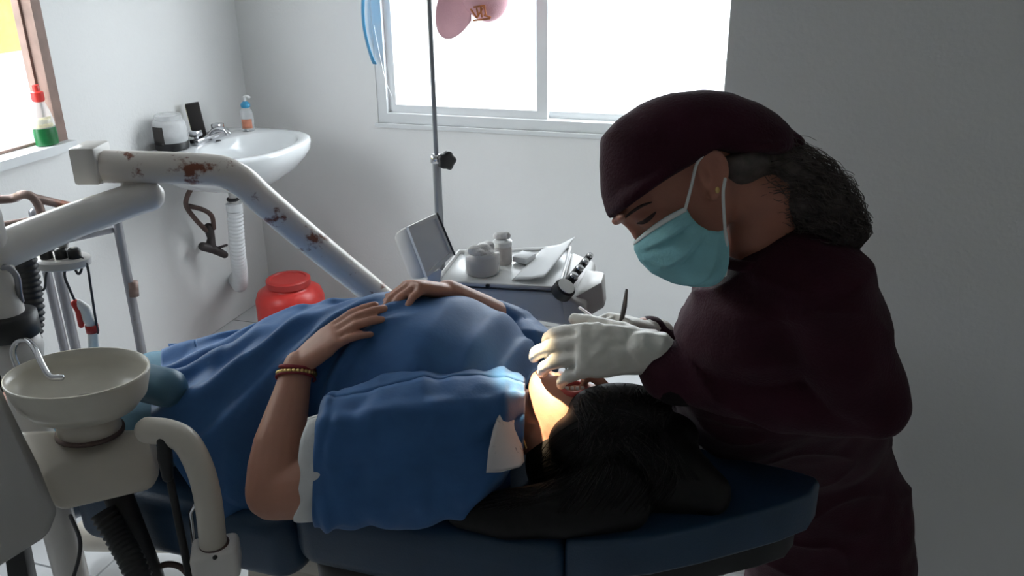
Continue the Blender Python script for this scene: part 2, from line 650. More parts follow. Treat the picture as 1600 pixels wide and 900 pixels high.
def cushion(outline, zt, zb, name, m, bev=0.03, slope=None):
    bot = [V((x, y, zb + (slope(x) if slope else 0))) for x, y in outline]
    top = [V((x, y, zt + (slope(x) if slope else 0))) for x, y in outline]
    return B().hexa(bot, top).build(name, m, chair, bevel=bev, bseg=5, auto=60)


def round_outline(x0, x1, y0, y1, r, n=5):
    out = []
    for cx, cy, a0 in ((x0+r, y0+r, PI), (x1-r, y0+r, 1.5*PI), (x1-r, y1-r, 0), (x0+r, y1-r, 0.5*PI)):
        for k in range(n+1):
            a = a0 + k/n*PI/2
            out.append((cx+r*math.cos(a), cy+r*math.sin(a)))
    return out


hr_near = [(-0.262, 1.075), (-0.20, 1.092), (-0.13, 1.125), (-0.06, 1.172), (0.0, 1.218), (0.06, 1.265), (0.105, 1.31), (0.12, 1.355)]
hr_far = [(0.112, 1.370), (0.07, 1.382), (0.0, 1.390), (-0.06, 1.400), (-0.13, 1.418), (-0.20, 1.445), (-0.262, 1.47)]
cushion(hr_near + hr_far, 0.828, 0.752, 'headrest', 'vinyl_blue', 0.026)
cushion(round_outline(-0.735, -0.264, 1.035, 1.545, 0.05), 0.83, 0.70, 'backrest', 'vinyl_blue', 0.035)
cushion(round_outline(-1.22, -0.74, 1.05, 1.53, 0.05), 0.765, 0.64, 'seat', 'vinyl_blue', 0.03)
cushion(round_outline(-1.74, -1.20, 1.11, 1.47, 0.10), 0.745, 0.665, 'legrest', 'vinyl_blue', 0.03, slope=lambda x: (x+1.2)*0.55)
pc_ = [atz(225, 600, 0.90), atz(285, 606, 0.89), atz(268, 640, 0.87)]
ap = atz(262, 606, 0.962)
B().tube([ap + V((-0.22, 0.02, -0.005)), ap + V((-0.1, 0.01, 0)), ap], 0.035, 18).build('arm_pad', 'vinyl_light', chair)
B().tube([V((ap.x-0.14, 1.072, 0.70)), V((ap.x-0.14, 1.072, 0.90)), ap + V((-0.13, 0.012, -0.01))], 0.011, 12).build('arm_pad_post', 'chrome', chair)
B().bx(-1.15, -0.35, 1.12, 1.46, 0.60, 0.70).build('underframe', 'cream', chair, bevel=0.02)
cushion([(x_ if x_ < 0 else x_-0.03, 1.29+(y_-1.29)*0.88) for x_, y_ in hr_near + hr_far], 0.756, 0.690, 'headrest_shell', 'black', 0.02)
cushion(round_outline(-0.72, -0.27, 1.06, 1.52, 0.05), 0.71, 0.60, 'backrest_shell', 'black', 0.03)
B().bx(-0.30, -0.02, 1.26, 1.32, 0.66, 0.70).build('headrest_bracket', 'chrome', chair, bevel=0.01)
B().hexa([(-1.0, 1.14, 0.06), (-0.55, 1.14, 0.06), (-0.55, 1.44, 0.06), (-1.0, 1.44, 0.06)], [(-0.95, 1.2, 0.62), (-0.62, 1.2, 0.62), (-0.62, 1.38, 0.62), (-0.95, 1.38, 0.62)]).build('column', 'cream', chair, bevel=0.03)
B().bx(-1.12, -0.30, 1.105, 1.50, 0.0, 0.065).build('base', 'cream', chair, bevel=0.025)
p0, p1 = atz(140, 835, 0.10), atz(300, 838, 0.10)
pm = (p0+p1)/2
B().tube([p0, p0*0.6+p1*0.4, p1, p1+(p1-p0)*0.5], 0.048, 16).build('foot_tube', 'cream', chair)

# ================================================================== PATIENT
pat = thing('person', 'person in a blue disposable gown lying back on the dental chair', 'person', (-0.8, 1.29, 0.80))
HC = V((-0.272, 1.255, 0.905))
hu = V((0.985, 0.02, -0.17)).normalized()
hf = V((0.15, 0.16, 0.97))
hf = (hf - hu*hf.dot(hu)).normalized()
hl = hu.cross(hf)


def hp2(a, b2, l):
    return HC + hf*a + hu*b2 + hl*l


def head_rings(b, P, A, L, k=1.0, zs=1.0):
    tab = [(-0.112, 0.062, 0.088, 0.014), (-0.104, 0.035, 0.096, 0.028), (-0.088, -0.005, 0.099, 0.043), (-0.062, -0.030, 0.096, 0.056),
           (-0.030, -0.052, 0.095, 0.066), (0.0, -0.078, 0.092, 0.071), (0.022, -0.090, 0.098, 0.073), (0.045, -0.094, 0.099, 0.074),
           (0.072, -0.088, 0.088, 0.070), (0.095, -0.066, 0.064, 0.056), (0.110, -0.032, 0.030, 0.030)]
    b.rings([(P((q[1]+q[2])/2*k, q[0]*k, 0), A*(q[2]-q[1])/2*k, L*q[3]*k) for q in tab], 28, 2.25)


pb = B()
head_rings(pb, hp2, hf, hl)
# nose, lips, chin, brows
pb.tube([hp2(0.093, 0.028, 0), hp2(0.108, 0.0, 0), hp2(0.118, -0.018, 0)], [0.008, 0.010, 0.012], 10)
pb.ell(hp2(0.106, -0.022, 0), hf*0.010, hu*0.008, hl*0.018)
pb.ell(hp2(0.097, -0.052, 0), hf*0.010, hu*0.007, hl*0.024)
pb.ell(hp2(0.096, -0.066, 0), hf*0.009, hu*0.007, hl*0.020)
pb.ell(hp2(0.088, -0.092, 0), hf*0.014, hu*0.016, hl*0.020)
for sg in (-1, 1):
    pb.ell(hp2(0.086, 0.006, sg*0.033), hf*0.011, hu*0.011, hl*0.016)
    pb.ell(hp2(-0.005, -0.012, sg*0.072), hf*0.020, hu*0.031, hl*0.010)
# neck and trunk
pb.tube([hp2(-0.02, -0.02, 0), hp2(0.0, -0.075, 0), V((-0.40, 1.27, 0.915)), V((-0.46, 1.28, 0.92))], [0.058, 0.056, 0.056, 0.07], 18)
trunk = [(-0.41, 0.06, 0.05, 0.915), (-0.44, 0.15, 0.07, 0.925), (-0.50, 0.185, 0.095, 0.935), (-0.60, 0.165, 0.100, 0.94), (-0.70, 0.130, 0.085, 0.93),
         (-0.80, 0.125, 0.075, 0.92), (-0.90, 0.18, 0.08, 0.90), (-0.98, 0.18, 0.06, 0.875)]
pb.rings([(V((x, YC, z)), V((0, w, 0)), V((0, 0, h))) for x, w, h, z in trunk], 28, 2.4)
for sg in (-1, 1):
    pb.tube([V((-0.92, YC+sg*0.09, 0.845)), V((-1.10, YC+sg*0.10, 0.825)), V((-1.27, YC+sg*0.10, 0.80)), V((-1.45, YC+sg*0.09, 0.69)), V((-1.68, YC+sg*0.09, 0.55))],
            [0.075, 0.068, 0.055, 0.050, 0.040], 16)
    # foot
    pb.tube([V((-1.68, YC+sg*0.09, 0.55)), V((-1.73, YC+sg*0.10, 0.58)), V((-1.78, YC+sg*0.12, 0.67))], [0.040, 0.040, 0.026], 12)
# near arm
elb = atz(428, 768, 0.872)
wri = atz(466, 570, 1.030)
sh = V((-0.475, 1.075, 0.905))
upm = lerp(sh, elb, 0.55)
pb.tube([sh, upm, lerp(upm, elb, 0.6), elb], [0.046, 0.047, 0.048, 0.046], 18)
fm = lerp(elb, wri, 0.38) + V((-0.004, -0.004, 0.0))
pb.tube([elb, lerp(elb, fm, 0.5), fm, lerp(fm, wri, 0.6), wri], [0.046, 0.047, 0.043, 0.031, 0.0245], 18)
kn = atz(548, 503, 1.10)
hd = (kn-wri).normalized()
hn = (V((-0.45, -0.45, 0.75)))
hand_parts(pb, wri, hd, hn, +1, 0.95, curl=[(0.10, 0.25, 0.15), (0.12, 0.28, 0.15), (0.15, 0.3, 0.2), (0.2, 0.3, 0.2)], spread=0.02, thumb=(0.9, 0.3, -0.1))
# far arm: comes over the far side of the belly, hand on top of the other
kf = at(648, 447, 1.46)
wf = at(700, 458, 1.50)
ef = at(802, 516, 1.60)
pb.tube([V((-0.46, 1.49, 0.93)), lerp(V((-0.46, 1.49, 0.93)), ef, 0.6), ef, lerp(ef, wf, 0.5), wf], [0.06, 0.05, 0.042, 0.036, 0.026], 16)
hand_parts(pb, wf, (at(640, 446, 1.455)-wf), V((-0.15, 0.2, 1.0)), -1, 0.92, curl=[(0.75, 0.35, 0.2), (0.72, 0.38, 0.2), (0.7, 0.4, 0.2), (0.7, 0.4, 0.2)], spread=0.02, thumb=(0.85, 0.35, -0.3))
body = pb.build('body', 'skin_patient', pat, remesh=0.0034, relax=3)
# lips
from mathutils.bvhtree import BVHTree
bb_ = BVHTree.FromPolygons([v_.co.copy() for v_ in body.data.vertices], [list(p_.vertices) for p_ in body.data.polygons])


def on_skin(px, py):
    h = bb_.ray_cast(CAM, ray(px, py).normalized())
    return h[0] if h[0] else at(px, py, 1.27)


lp = B()
for row in ([(876, 604), (888, 599), (902, 599), (918, 606)], [(876, 606), (888, 615), (902, 616), (918, 608)]):
    P_ = smoothpath([on_skin(*q_) for q_ in row], 4)
    lp.tube(P_, [0.0025 + 0.0030*math.sin(PI*i_/(len(P_)-1)) for i_ in range(len(P_))], 8)
lo = lp.build('lips', 'lips', pat)
tt = B()
for i_ in range(4):
    c_ = on_skin(886 + 8*i_, 606.5)
    tt.box(c_ - CF*0.001, 0.006, 0.006, 0.006, MR)
put(tt.build('teeth', 'mask_white', None, bevel=0.0012), pat)

# --- gown
GT = [  # X, crest z, half width near, half width far, side fullness
    (-1.30, 0.880, 0.17, 0.19, 0.72), (-1.24, 0.890, 0.18, 0.20, 0.72), (-1.16, 0.910, 0.20, 0.21, 0.72), (-1.05, 0.945, 0.235, 0.22, 0.72), (-0.95, 0.990, 0.245, 0.22, 0.75), (-0.87, 1.035, 0.235, 0.215, 0.95),
    (-0.80, 1.060, 0.185, 0.21, 1.15), (-0.72, 1.082, 0.175, 0.21, 1.1), (-0.62, 1.100, 0.185, 0.21, 0.85), (-0.54, 1.100, 0.20, 0.215, 0.72), (-0.47, 1.070, 0.20, 0.225, 0.72), (-0.42, 1.020, 0.175, 0.215, 0.72), (-0.385, 0.975, 0.10, 0.14, 0.72)]


def gown_pt(u, v):
    x = lerp(-1.30 + 0.46*(1-v)**1.8, -0.385, u)
    zc, wn, wf2, ful = interp(GT, x)
    a = PI*v                                   # 0 near edge .. pi far edge
    c = -math.cos(a)
    w = wn if c < 0 else wf2
    yy = YC + w*math.copysign(abs(c)**0.85, c)
    zb = 0.792 if x < -0.75 else 0.828
    zb = lerp(0.77, 0.826, max(0, min(1, (x+0.9)/0.2)))
    if v < 0.5 and x < -0.74:
        zb -= 0.09*min(1, (-0.74-x)/0.12)
    h = abs(math.sin(a))**(ful if v < 0.5 else 0.72)
    p = V((x + 0.03*(v-0.5)*(1 if u < 0.1 else 0), yy, zb + (zc-zb)*h))
    # folds: pulled from the hip towards the knees, and across the belly
    q = noise.noise(V((x*5, yy*5, 3.1)))
    leg = max(0, min(1, (-0.70-x)/0.2))*h
    # long creases running obliquely
    t = (x*0.55 + (1-v)*0.62)*30 + 3.0*q
    cre = (0.5+0.5*math.cos(2*t))**1.6
    p += V((0, -0.35, 0.75))*(0.034*leg*(cre-0.3))
    t2 = (x*0.9 - v*0.35)*34 + 4*noise.noise(V((x*4, yy*6, 9.0)))
    bel = max(0, 1-abs(x+0.70)/0.14)*h
    p += V((0.1, -0.4, 0.7))*(0.022*bel*((0.5+0.5*math.cos(2*t2))**1.6-0.3))
    p += V((0, -0.3, 0.8))*(0.009*h*noise.noise(V((x*11, yy*9, 1.0))))
    # legs: a soft valley between the thighs
    if x < -0.95:
        p.z -= 0.018*min(1, (-0.95-x)/0.15)*math.exp(-((v-0.5)/0.10)**2)
    return p


gown = B().grid(gown_pt, 260, 150).build('gown', 'gown_blue', pat, solid=0.004)
gown['label'] = 'blue disposable gown'
# near sleeve of the gown: a wide stiff tube lying along the side
sl = [  # px, py, half height px, f, half depth
    (501, 722, 90, 1.150, 0.060), (530, 716, 96, 1.155, 0.072), (590, 706, 103, 1.165, 0.080), (660, 700, 105, 1.18, 0.084),
    (730, 690, 100, 1.20, 0.085), (785, 664, 78, 1.225, 0.078), (818, 640, 44, 1.25, 0.05)]
rings = []
for i, (px, py, hh, f, hd2) in enumerate(sl):
    c = at(px, py, f)
    top, bot = at(px+2, py-hh, f+0.045), at(px-2, py+hh, f-0.02)
    A = (top-bot)/2
    c = (top+bot)/2
    Bv = FV*hd2
    rings.append((c, A, Bv))


def ringi(t):
    k = t*(len(rings)-1)
    i = min(int(k), len(rings)-2)
    q = k-i
    return tuple(lerp(rings[i][j], rings[i+1][j], q) for j in range(3))


def sleeve_pt(u, v):
    c, A, Bv = ringi(u)
    a = 2*PI*v
    p = c + A*math.copysign(abs(math.cos(a))**0.9, math.cos(a)) + Bv*math.copysign(abs(math.sin(a))**0.8, math.sin(a))
    nrm = (A.normalized()*math.cos(a) + Bv.normalized()*math.sin(a))
    n1 = noise.noise(V((u*5.5, math.cos(a)*1.3, math.sin(a)*1.3)))
    n2 = noise.noise(V((u*14+4, math.cos(a)*2.5, math.sin(a)*2.5)))
    ridge = math.exp(-((math.cos(a)-0.80)/0.10)**2)*(0.010 if math.sin(a) < 0 else 0)
    ridge -= math.exp(-((math.cos(a)-0.10-0.25*u)/0.07)**2)*(0.007 if math.sin(a) < 0 else 0)
    p = p + nrm*(0.010*n1 + 0.006*n2 + ridge)
    return p


sv = B().grid(sleeve_pt, 60, 72).build('gown_sleeve', 'gown_blue', pat, solid=0.003)
# turned corner of the sleeve edge
fs = B()
fs.tube([V((-0.45, 1.47, 0.93)), lerp(V((-0.46, 1.49, 0.93)), ef, 0.6), ef, lerp(ef, wf, 0.25)], [0.080, 0.062, 0.050, 0.046], 20)
fs.build('gown_sleeve', 'gown_blue', pat, remesh=0.005, relax=3, disp=lambda p, n: p + n*(0.007*noise.noise(p*22)))
# trousers
tq_ = B()
for sg in (-1, 1):
    tq_.tube([V((-0.96, YC+sg*0.09, 0.845)), V((-1.10, YC+sg*0.10, 0.828)), V((-1.27, YC+sg*0.10, 0.803)), V((-1.45, YC+sg*0.09, 0.695)), V((-1.65, YC+sg*0.09, 0.575))], [0.080, 0.074, 0.064, 0.060, 0.052], 18)
tq_.build('trousers', 'trouser_blue', pat, remesh=0.007, relax=3)
# white shirt sleeve poking out
def cuff_pt(u, v):
    c, A, Bv = rings[0]
    a = 2*PI*v
    off = at(468, 728, 1.145) - at(501, 722, 1.15)
    wob = 0.35*noise.noise(V((math.cos(a)*2.2, math.sin(a)*2.2, 5)))
    k = lerp(0.93, 0.88, u)
    return c + at(540, 722, 1.15) - at(501, 722, 1.15) + (off*(1.95+wob*u))*u + A*math.cos(a)*k*(1 - 0.05*u) + Bv*math.sin(a)*0.85


B().grid(cuff_pt, 10, 60).build('shirt_sleeve', 'shirt_white', pat, solid=0.003)
# shirt collar and bib corner beside the neck
cp = [[(784, 636, 1.205), (800, 650, 1.215), (810, 680, 1.21)], [(772, 668, 1.16), (792, 684, 1.165), (816, 706, 1.175)], [(764, 704, 1.115), (786, 718, 1.12), (818, 722, 1.145)],
      [(760, 738, 1.09), (784, 736, 1.10), (814, 728, 1.13)]]


def collar_pt(u, v):
    k = v*3
    i = min(int(k), 2)
    q = k-i
    row = [lerp(at(*cp[i][j]), at(*cp[i+1][j]), q) for j in range(3)]
    m2 = u*2
    j = min(int(m2), 1)
    return lerp(row[j], row[j+1], m2-j) - CF*0.004*math.sin(u*PI)


B().grid(collar_pt, 10, 12).build('shirt_collar', 'collar_print', pat, solid=0.004)
# thin chain at the neck
ch = smoothpath([at(792, 650, 1.225), at(806, 640, 1.235), at(812, 668, 1.232), at(822, 700, 1.215)], 6)
B().tube(ch, 0.0014, 6).build('necklace', 'gold', pat)
# bracelets
ax = (wri-lerp(elb, wri, 0.6)).normalized()
for k, (t, m_, r_) in enumerate(((0.97, 'red_cord', 0.0035), (0.925, 'gold', 0.0026), (0.89, 'red_cord', 0.0022))):
    c = lerp(elb, wri, t)
    u_ = ax.cross(UZ).normalized()
    w_ = ax.cross(u_)
    R0 = 0.0285 + 0.0035*(0.97-t)/0.08
    pts = [c + u_*R0*math.cos(2*PI*i/28) + w_*R0*math.sin(2*PI*i/28) + ax*0.004*math.sin(2*PI*i/28+k) for i in range(29)]
    bb = B()
    if m_ == 'gold':
        for p in pts[:-1]:
            bb.ell(p, V((1, 0, 0))*.004, V((0, 1, 0))*.004, V((0, 0, 1))*.004, 8, 6)
    else:
        bb.tube(pts, r_, 8, ends=False)
    bb.build('bracelet', m_, pat)

# --- patient's hair: a cap round the skull and long locks spread over the headrest
hb = B()
hb.ell(hp2(-0.012, 0.040, 0), hf*0.108, hu*0.098, hl*0.094, 28, 16)
hb.ell(hp2(-0.030, 0.0, -0.020), hf*0.085, hu*0.078, hl*0.082, 24, 14)
hb.ell(hp2(-0.045, -0.01, 0.02), hf*0.075, hu*0.080, hl*0.075, 24, 14)
hb.tube([hp2(-0.03, 0.05, -0.05), V((-0.20, 1.15, 0.87)), V((-0.28, 1.11, 0.860)), V((-0.36, 1.08, 0.855)), V((-0.43, 1.07, 0.850))],
        [0.08, 0.064, 0.046, 0.040, 0.024], 16, flat=1.0)
hb.tube([hp2(-0.02, 0.07, 0.0), V((-0.13, 1.23, 0.885)), V((-0.06, 1.235, 0.85))], [0.09, 0.075, 0.040], 16)
hb.ell(at(968, 640, 1.25), CR*0.088, CU*0.045, CF*0.055)
hb.ell(at(915, 690, 1.215), CR*0.062, CU*0.050, CF*0.05)
hb.ell(at(1035, 680, 1.25), CR*0.062, CU*0.042, CF*0.05)
rnd = random.Random(3)
core = hb.build('hair', 'hair_black', pat, remesh=0.005, relax=14)
from mathutils.bvhtree import BVHTree
bvh = BVHTree.FromPolygons([v_.co.copy() for v_ in core.data.vertices], [list(p_.vertices) for p_ in core.data.polygons])


def hug(p, off):
    loc, nn, idx, dist = bvh.find_nearest(p)
    return loc + nn*off


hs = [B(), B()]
for i in range(520):
    j = rnd.uniform(-1, 1)
    k = rnd.random()
    a0 = (rnd.uniform(895, 1050), rnd.uniform(600, 650))
    if k < 0.5:      # down the near side, then back towards the shoulder
        e = rnd.uniform(0, 1)
        pts = [a0, (905+55*j, 690+20*rnd.uniform(-1, 1)), (840+45*j, 752+24*rnd.uniform(-1, 1)), (lerp(800, 705, e), 782+18*rnd.uniform(-1, 1))]
    elif k < 0.8:    # fan over the temple towards the headrest
        x_ = rnd.uniform(900, 1060)
        pts = [a0, (lerp(a0[0], x_, 0.5), 680+15*j), (x_, 740+20*j), (x_-30, 790+15*j)]
    else:
        pts = [a0, (1010+20*j, 650+20*j), (1050+20*j, 700+20*j), (1075+20*j, 750)]
    P3 = smoothpath([at(px, py, 1.10) for px, py in pts], 6)
    off = rnd.uniform(0.0002, 0.0022)
    hits = [bvh.ray_cast(CAM, (p-CAM).normalized()) for p in P3]
    P3 = [h[0] + h[1]*off for h in hits if h[0] is not None and h[1].dot(h[0]-CAM) < 0]
    if len(P3) < 5 or max((P3[q+1]-P3[q]).length for q in range(len(P3)-1)) > 0.045:
        continue
    r0 = rnd.uniform(0.0006, 0.0016)
    n_ = len(P3)
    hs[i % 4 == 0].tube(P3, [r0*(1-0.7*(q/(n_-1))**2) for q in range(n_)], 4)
for q, m_ in zip(hs, ('hair_black', 'hair_painted_sheen')):
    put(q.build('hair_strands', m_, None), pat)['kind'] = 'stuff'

# ================================================================== DENTIST
den = thing('person', 'person in burgundy scrubs, cap and face mask bending over the patient', 'person', (0.20, 1.45, 0))
F0 = 1.17
O = at(1112, 275, F0)
D0 = (O-CAM).dot(CF)
S = D0/FPX
dfw = (CR*-0.72 - CU*0.69).normalized()
dup = (CR*-0.69 + CU*0.72).normalized()


def hp(a, b2, l):                    # a forward, b up (picture px at the head), l metres towards the camera side
    return O + (dfw*a + dup*b2)*S - CF*l


def hq(px, py, l):                   # a point of the head seen at a pixel, l metres in front of the head's middle plane
    d = D0-l
    return CAM + (CR*(px-800) + CU*(450-py))*(d/FPX) + CF*d


db = B()
tab = [(-94, 104, 128, 14), (-86, 72, 138, 32), (-66, 24, 142, 52), (-40, -30, 142, 66), (-10, -70, 142, 74), (20, -92, 139, 78), (42, -100, 147, 80),
       (60, -98, 150, 82), (90, -82, 140, 80), (115, -48, 112, 66), (130, -10, 70, 38)]
db.rings([(hp((q[1]+q[2])/2, q[0], 0), dfw*(q[2]-q[1])/2*S, CF*q[3]*S) for q in tab], 32, 2.3)
db.tube([hp(141, 50, 0), hp(141, 28, 0), hp(144, 8, 0), hp(144, -4, 0)], [0.011, 0.010, 0.011, 0.011], 12)
db.ell(hp(150, 52, 0.022), dfw*0.009, dup*0.007, CF*0.024)
db.ell(hp(150, 52, -0.022), dfw*0.009, dup*0.007, CF*0.024)
for sg in (-1, 1):
    db.ell(hp(126, 24, sg*0.033), dfw*0.014, dup*0.013, CF*0.019)
    db.ell(hp(112, 0, sg*0.040), dfw*0.022, dup*0.022, CF*0.020)
    # ear: plate, helix and lobe
    l0 = 0.066
    if sg > 0:
        e = lambda px, py, l: hq(px, py, l)
    else:
        e = lambda px, py, l: hp((1112-px)*0.72+(py-275)*0.69, (1112-px)*0.69-(py-275)*0.72, -l)
    db.ell(e(1114, 273, 0.070), (e(1114, 240, 0.07)-e(1114, 306, 0.07))*0.45, (e(1096, 273, 0.066)-e(1131, 273, 0.072))*0.42, CF*0.006)
    hel = smoothpath([e(1098, 284, 0.072), e(1092, 262, 0.076), e(1098, 244, 0.079), e(1114, 238, 0.082), e(1129, 248, 0.085), e(1134, 270, 0.085), e(1130, 290, 0.081), e(1121, 304, 0.077), e(1114, 309, 0.074)], 4)
    db.tube(hel, [0.0055]*len(hel), 8)
    db.ell(e(1116, 303, 0.074), CR*0.009, CU*0.010, CF*0.006)
    db.tube([e(1100, 288, 0.073), e(1098, 276, 0.075)], [0.005, 0.005], 8)
    inner = smoothpath([e(1119, 290, 0.077), e(1122, 272, 0.079), e(1113, 256, 0.078)], 4)
    db.tube(inner, [0.004]*len(inner), 8)
# neck
NB = at(1205, 405, 1.20)
db.tube([hp(-5, -10, 0), hp(-35, -70, 0), lerp(hp(-35, -70, 0), NB, 0.6), NB, at(1225, 450, 1.21)], [0.054, 0.053, 0.056, 0.066, 0.07], 20)
# trunk core
SP = [(1200, 392, 1.20, 0.060, 0.085), (1212, 432, 1.21, 0.110, 0.150), (1208, 490, 1.25, 0.140, 0.172), (1202, 560, 1.32, 0.158, 0.160), (1214, 640, 1.45, 0.176, 0.143),
      (1250, 720, 1.590, 0.180, 0.136), (1280, 790, 1.635, 0.183, 0.138), (1292, 870, 1.66, 0.188, 0.146), (1294, 950, 1.68, 0.188, 0.150)]
spine = [at(p[0], p[1], p[2]) for p in SP]


def spine_rings(b, grow, upto=None):
    R = []
    n = upto or len(SP)
    for i in range(n):
        t = (spine[min(i+1, len(SP)-1)] - spine[max(i-1, 0)]).normalized()
        lat = (FV*0.93 + RV*0.15).normalized()
        A = lat.cross(t).normalized()
        R.append((spine[i], A*(SP[i][3]+grow), lat*(SP[i][4]+grow)))
    b.rings(R, 30, 2.3)


spine_rings(db, -0.012)
hipc = spine[-1]
S1, E1, W1_ = at(1282, 455, 1.09), at(1355, 630, 1.10), at(1028, 578, 1.228)
S2, E2, W2_ = at(1165, 450, 1.36), at(1082, 604, 1.42), at(1008, 516, 1.40)
db.tube([lerp(spine[1], S1, 0.5), S1, lerp(S1, E1, 0.5), E1], [0.06, 0.052, 0.042, 0.036], 16)
db.tube([E1, lerp(E1, W1_, 0.35), W1_], [0.036, 0.036, 0.024], 16)
db.tube([lerp(spine[1], S2, 0.5), S2, lerp(S2, E2, 0.5), E2], [0.06, 0.052, 0.042, 0.036], 16)
db.tube([E2, lerp(E2, W2_, 0.35), W2_], [0.036, 0.036, 0.024], 16)
FOOT = []
for sg in (-1, 1):
    h0 = hipc + FV*0.085*sg
    foot = V((h0.x + 0.02, h0.y, 0.075))
    knee = lerp(h0, foot, 0.5) + V((-0.03, 0, 0))
    FOOT.append((h0, knee, foot))
    db.tube([h0, lerp(h0, knee, 0.5), knee, lerp(knee, foot, 0.4), foot], [0.080, 0.070, 0.052, 0.050, 0.036], 16)
    db.tube([foot, foot + V((-0.05, 0, -0.03)), foot + V((-0.13, 0, -0.048))], [0.034, 0.024, 0.016], 12)
dbody = db.build('body', 'skin_dentist', den, remesh=0.0040, relax=3)
# closed eyelid with lashes, brow
lid = smoothpath([hq(996, 349, 0.055), hq(1006, 347, 0.060), hq(1016, 340, 0.064), hq(1024, 332, 0.066)], 5)
B().tube(lid, [0.0012+0.0018*math.sin(PI*i/(len(lid)-1)) for i in range(len(lid))], 6).build('eyelashes', 'lash', den)
brow = smoothpath([hq(974, 343, 0.030), hq(985, 333, 0.050), hq(1002, 322, 0.060), hq(1018, 316, 0.066)], 5)
B().tube(brow, [0.0010+0.0014*math.sin(PI*i/(len(brow)-1)) for i in range(len(brow))], 6).build('eyebrow', 'lash', den)
B().ell(hq(1121, 297, 0.082), CR*0.0032, CU*0.0045, CF*0.002, 10, 8).build('earring', 'gold', den)

# scrub top
st = B()
spine_rings(st, 0.006)
st.tube([lerp(spine[1], S1, 0.35), lerp(spine[1], S1, 0.8), S1, lerp(S1, E1, 0.4), lerp(S1, E1, 0.8), E1 + (E1-W1_).normalized()*0.008], [0.085, 0.082, 0.078, 0.068, 0.058, 0.052], 20)
st.tube([E1, lerp(E1, W1_, 0.3), lerp(E1, W1_, 0.65), lerp(E1, W1_, 0.93)], [0.052, 0.056, 0.052, 0.046], 18)
st.tube([lerp(spine[1], S2, 0.35), S2, lerp(S2, E2, 0.5), E2], [0.085, 0.075, 0.062, 0.052], 18)
st.tube([E2, lerp(E2, W2_, 0.35), lerp(E2, W2_, 0.90)], [0.052, 0.052, 0.040], 18)
# collar roll round the neck
def fold(p, n):
    q = noise.noise(p*7.0)*0.010 + noise.noise(p*19.0 + V((3, 1, 7)))*0.004
    w = (1-abs(math.sin(p.dot(V((9, 4, 16))) + 3*noise.noise(p*5))))**3
    return p + n*(q + 0.006*w)


top = st.build('scrub_top', 'burgundy', den, remesh=0.0055, relax=6, disp=fold)
# collar band
nk_ax = (hp(-35, -70, 0)-NB).normalized()
nc = lerp(NB, hp(-35, -70, 0), 0.22)
cu_ = nk_ax.cross(FV).normalized()
cl = [nc + (cu_*0.072*math.cos(2*PI*i/36) + FV*0.078*math.sin(2*PI*i/36)) + nk_ax*0.010*math.cos(2*PI*i/36) for i in range(37)]
B().tube(cl, 0.009, 8, ends=False).build('collar', 'burgundy', den)
cfc = lerp(E1, W1_, 0.90)
cax = (W1_-E1).normalized()
ca, cb = cax.cross(UZ).normalized(), None
cb = cax.cross(ca)
B().rings([(cfc - cax*0.03, ca*0.044, cb*0.044), (cfc-cax*0.028, ca*0.050, cb*0.051), (cfc, ca*0.051, cb*0.052), (cfc+cax*0.018, ca*0.050, cb*0.051), (cfc+cax*0.02, ca*0.040, cb*0.041)], 24).build('sleeve_cuff', 'trouser', den, subsurf=1)
# trousers and shoes
tb = B()
tb.rings([(spine[-2]-UZ*0.02, RV*0.122, FV*0.178), (spine[-1]-UZ*0.02, RV*0.126, FV*0.182), (spine[-1]-UZ*0.12, RV*0.115, FV*0.165)], 26, 2.4)
for h0, knee, foot in FOOT:
    tb.tube([h0, lerp(h0, knee, 0.5), knee, lerp(knee, foot, 0.5), foot + UZ*0.03], [0.092, 0.086, 0.072, 0.068, 0.066], 18)
tb.build('trousers', 'trouser', den, remesh=0.009, relax=4)
for h0, knee, foot in FOOT:
    sb = B()
    sb.rings([(foot+V((0.055, 0, -0.035)), V((0, 0.02, 0)), V((0, 0, 0.025))), (foot+V((0.04, 0, -0.033)), V((0, 0.036, 0)), V((0, 0, 0.042))),
              (foot+V((-0.02, 0, -0.033)), V((0, 0.040, 0)), V((0, 0, 0.042))), (foot+V((-0.09, 0, -0.045)), V((0, 0.045, 0)), V((0, 0, 0.030))),
              (foot+V((-0.16, 0, -0.05)), V((0, 0.04, 0)), V((0, 0, 0.025))), (foot+V((-0.185, 0, -0.052)), V((0, 0.02, 0)), V((0, 0, 0.016)))], 18, 2.8)
    sb.build('shoe', 'shoe', den, subsurf=1)

# surgical cap: domed side-to-side from its profile
prof = [(955, 338), (944, 300), (938, 255), (940, 215), (962, 192), (1000, 170), (1045, 152), (1090, 146), (1135, 150), (1175, 166), (1205, 186), (1226, 208), (1232, 236),
        (1205, 246), (1165, 248), (1132, 246), (1108, 240), (1085, 252), (1050, 274), (1010, 300), (980, 320)]
prof = [V((p[0], p[1], 0)) for p in prof]
pc = V((1085, 245, 0))
dense = []
for i in range(len(prof)):
    a_, b_ = prof[i], prof[(i+1) % len(prof)]
    for k in range(3):
        dense.append(lerp(a_, b_, k/3))
R = []
LW = 0.090
for k in range(-11, 12):
    t = k/11.2
    g = (1-abs(t)**2.6)**(1/2.2)
    ring = []
    for p in dense:
        q = pc + (p-pc)*g
        # lower rim stays put so the cap hugs the skull's sides
        low = max(0, (p.y - (338-(p.x-955)*0.40)))
        q = lerp(q, pc + (p-pc)*(g**0.35), 0.85) if p.y > 236 and p.x > 950 and (p.y > 300 - (p.x-1010)*0.62 - 14) else q
        ring.append(O + (CR*(q.x-1112) + CU*(275-q.y))*S - CF*t*LW)
    R.append(ring)
cpb = B().loft(R)
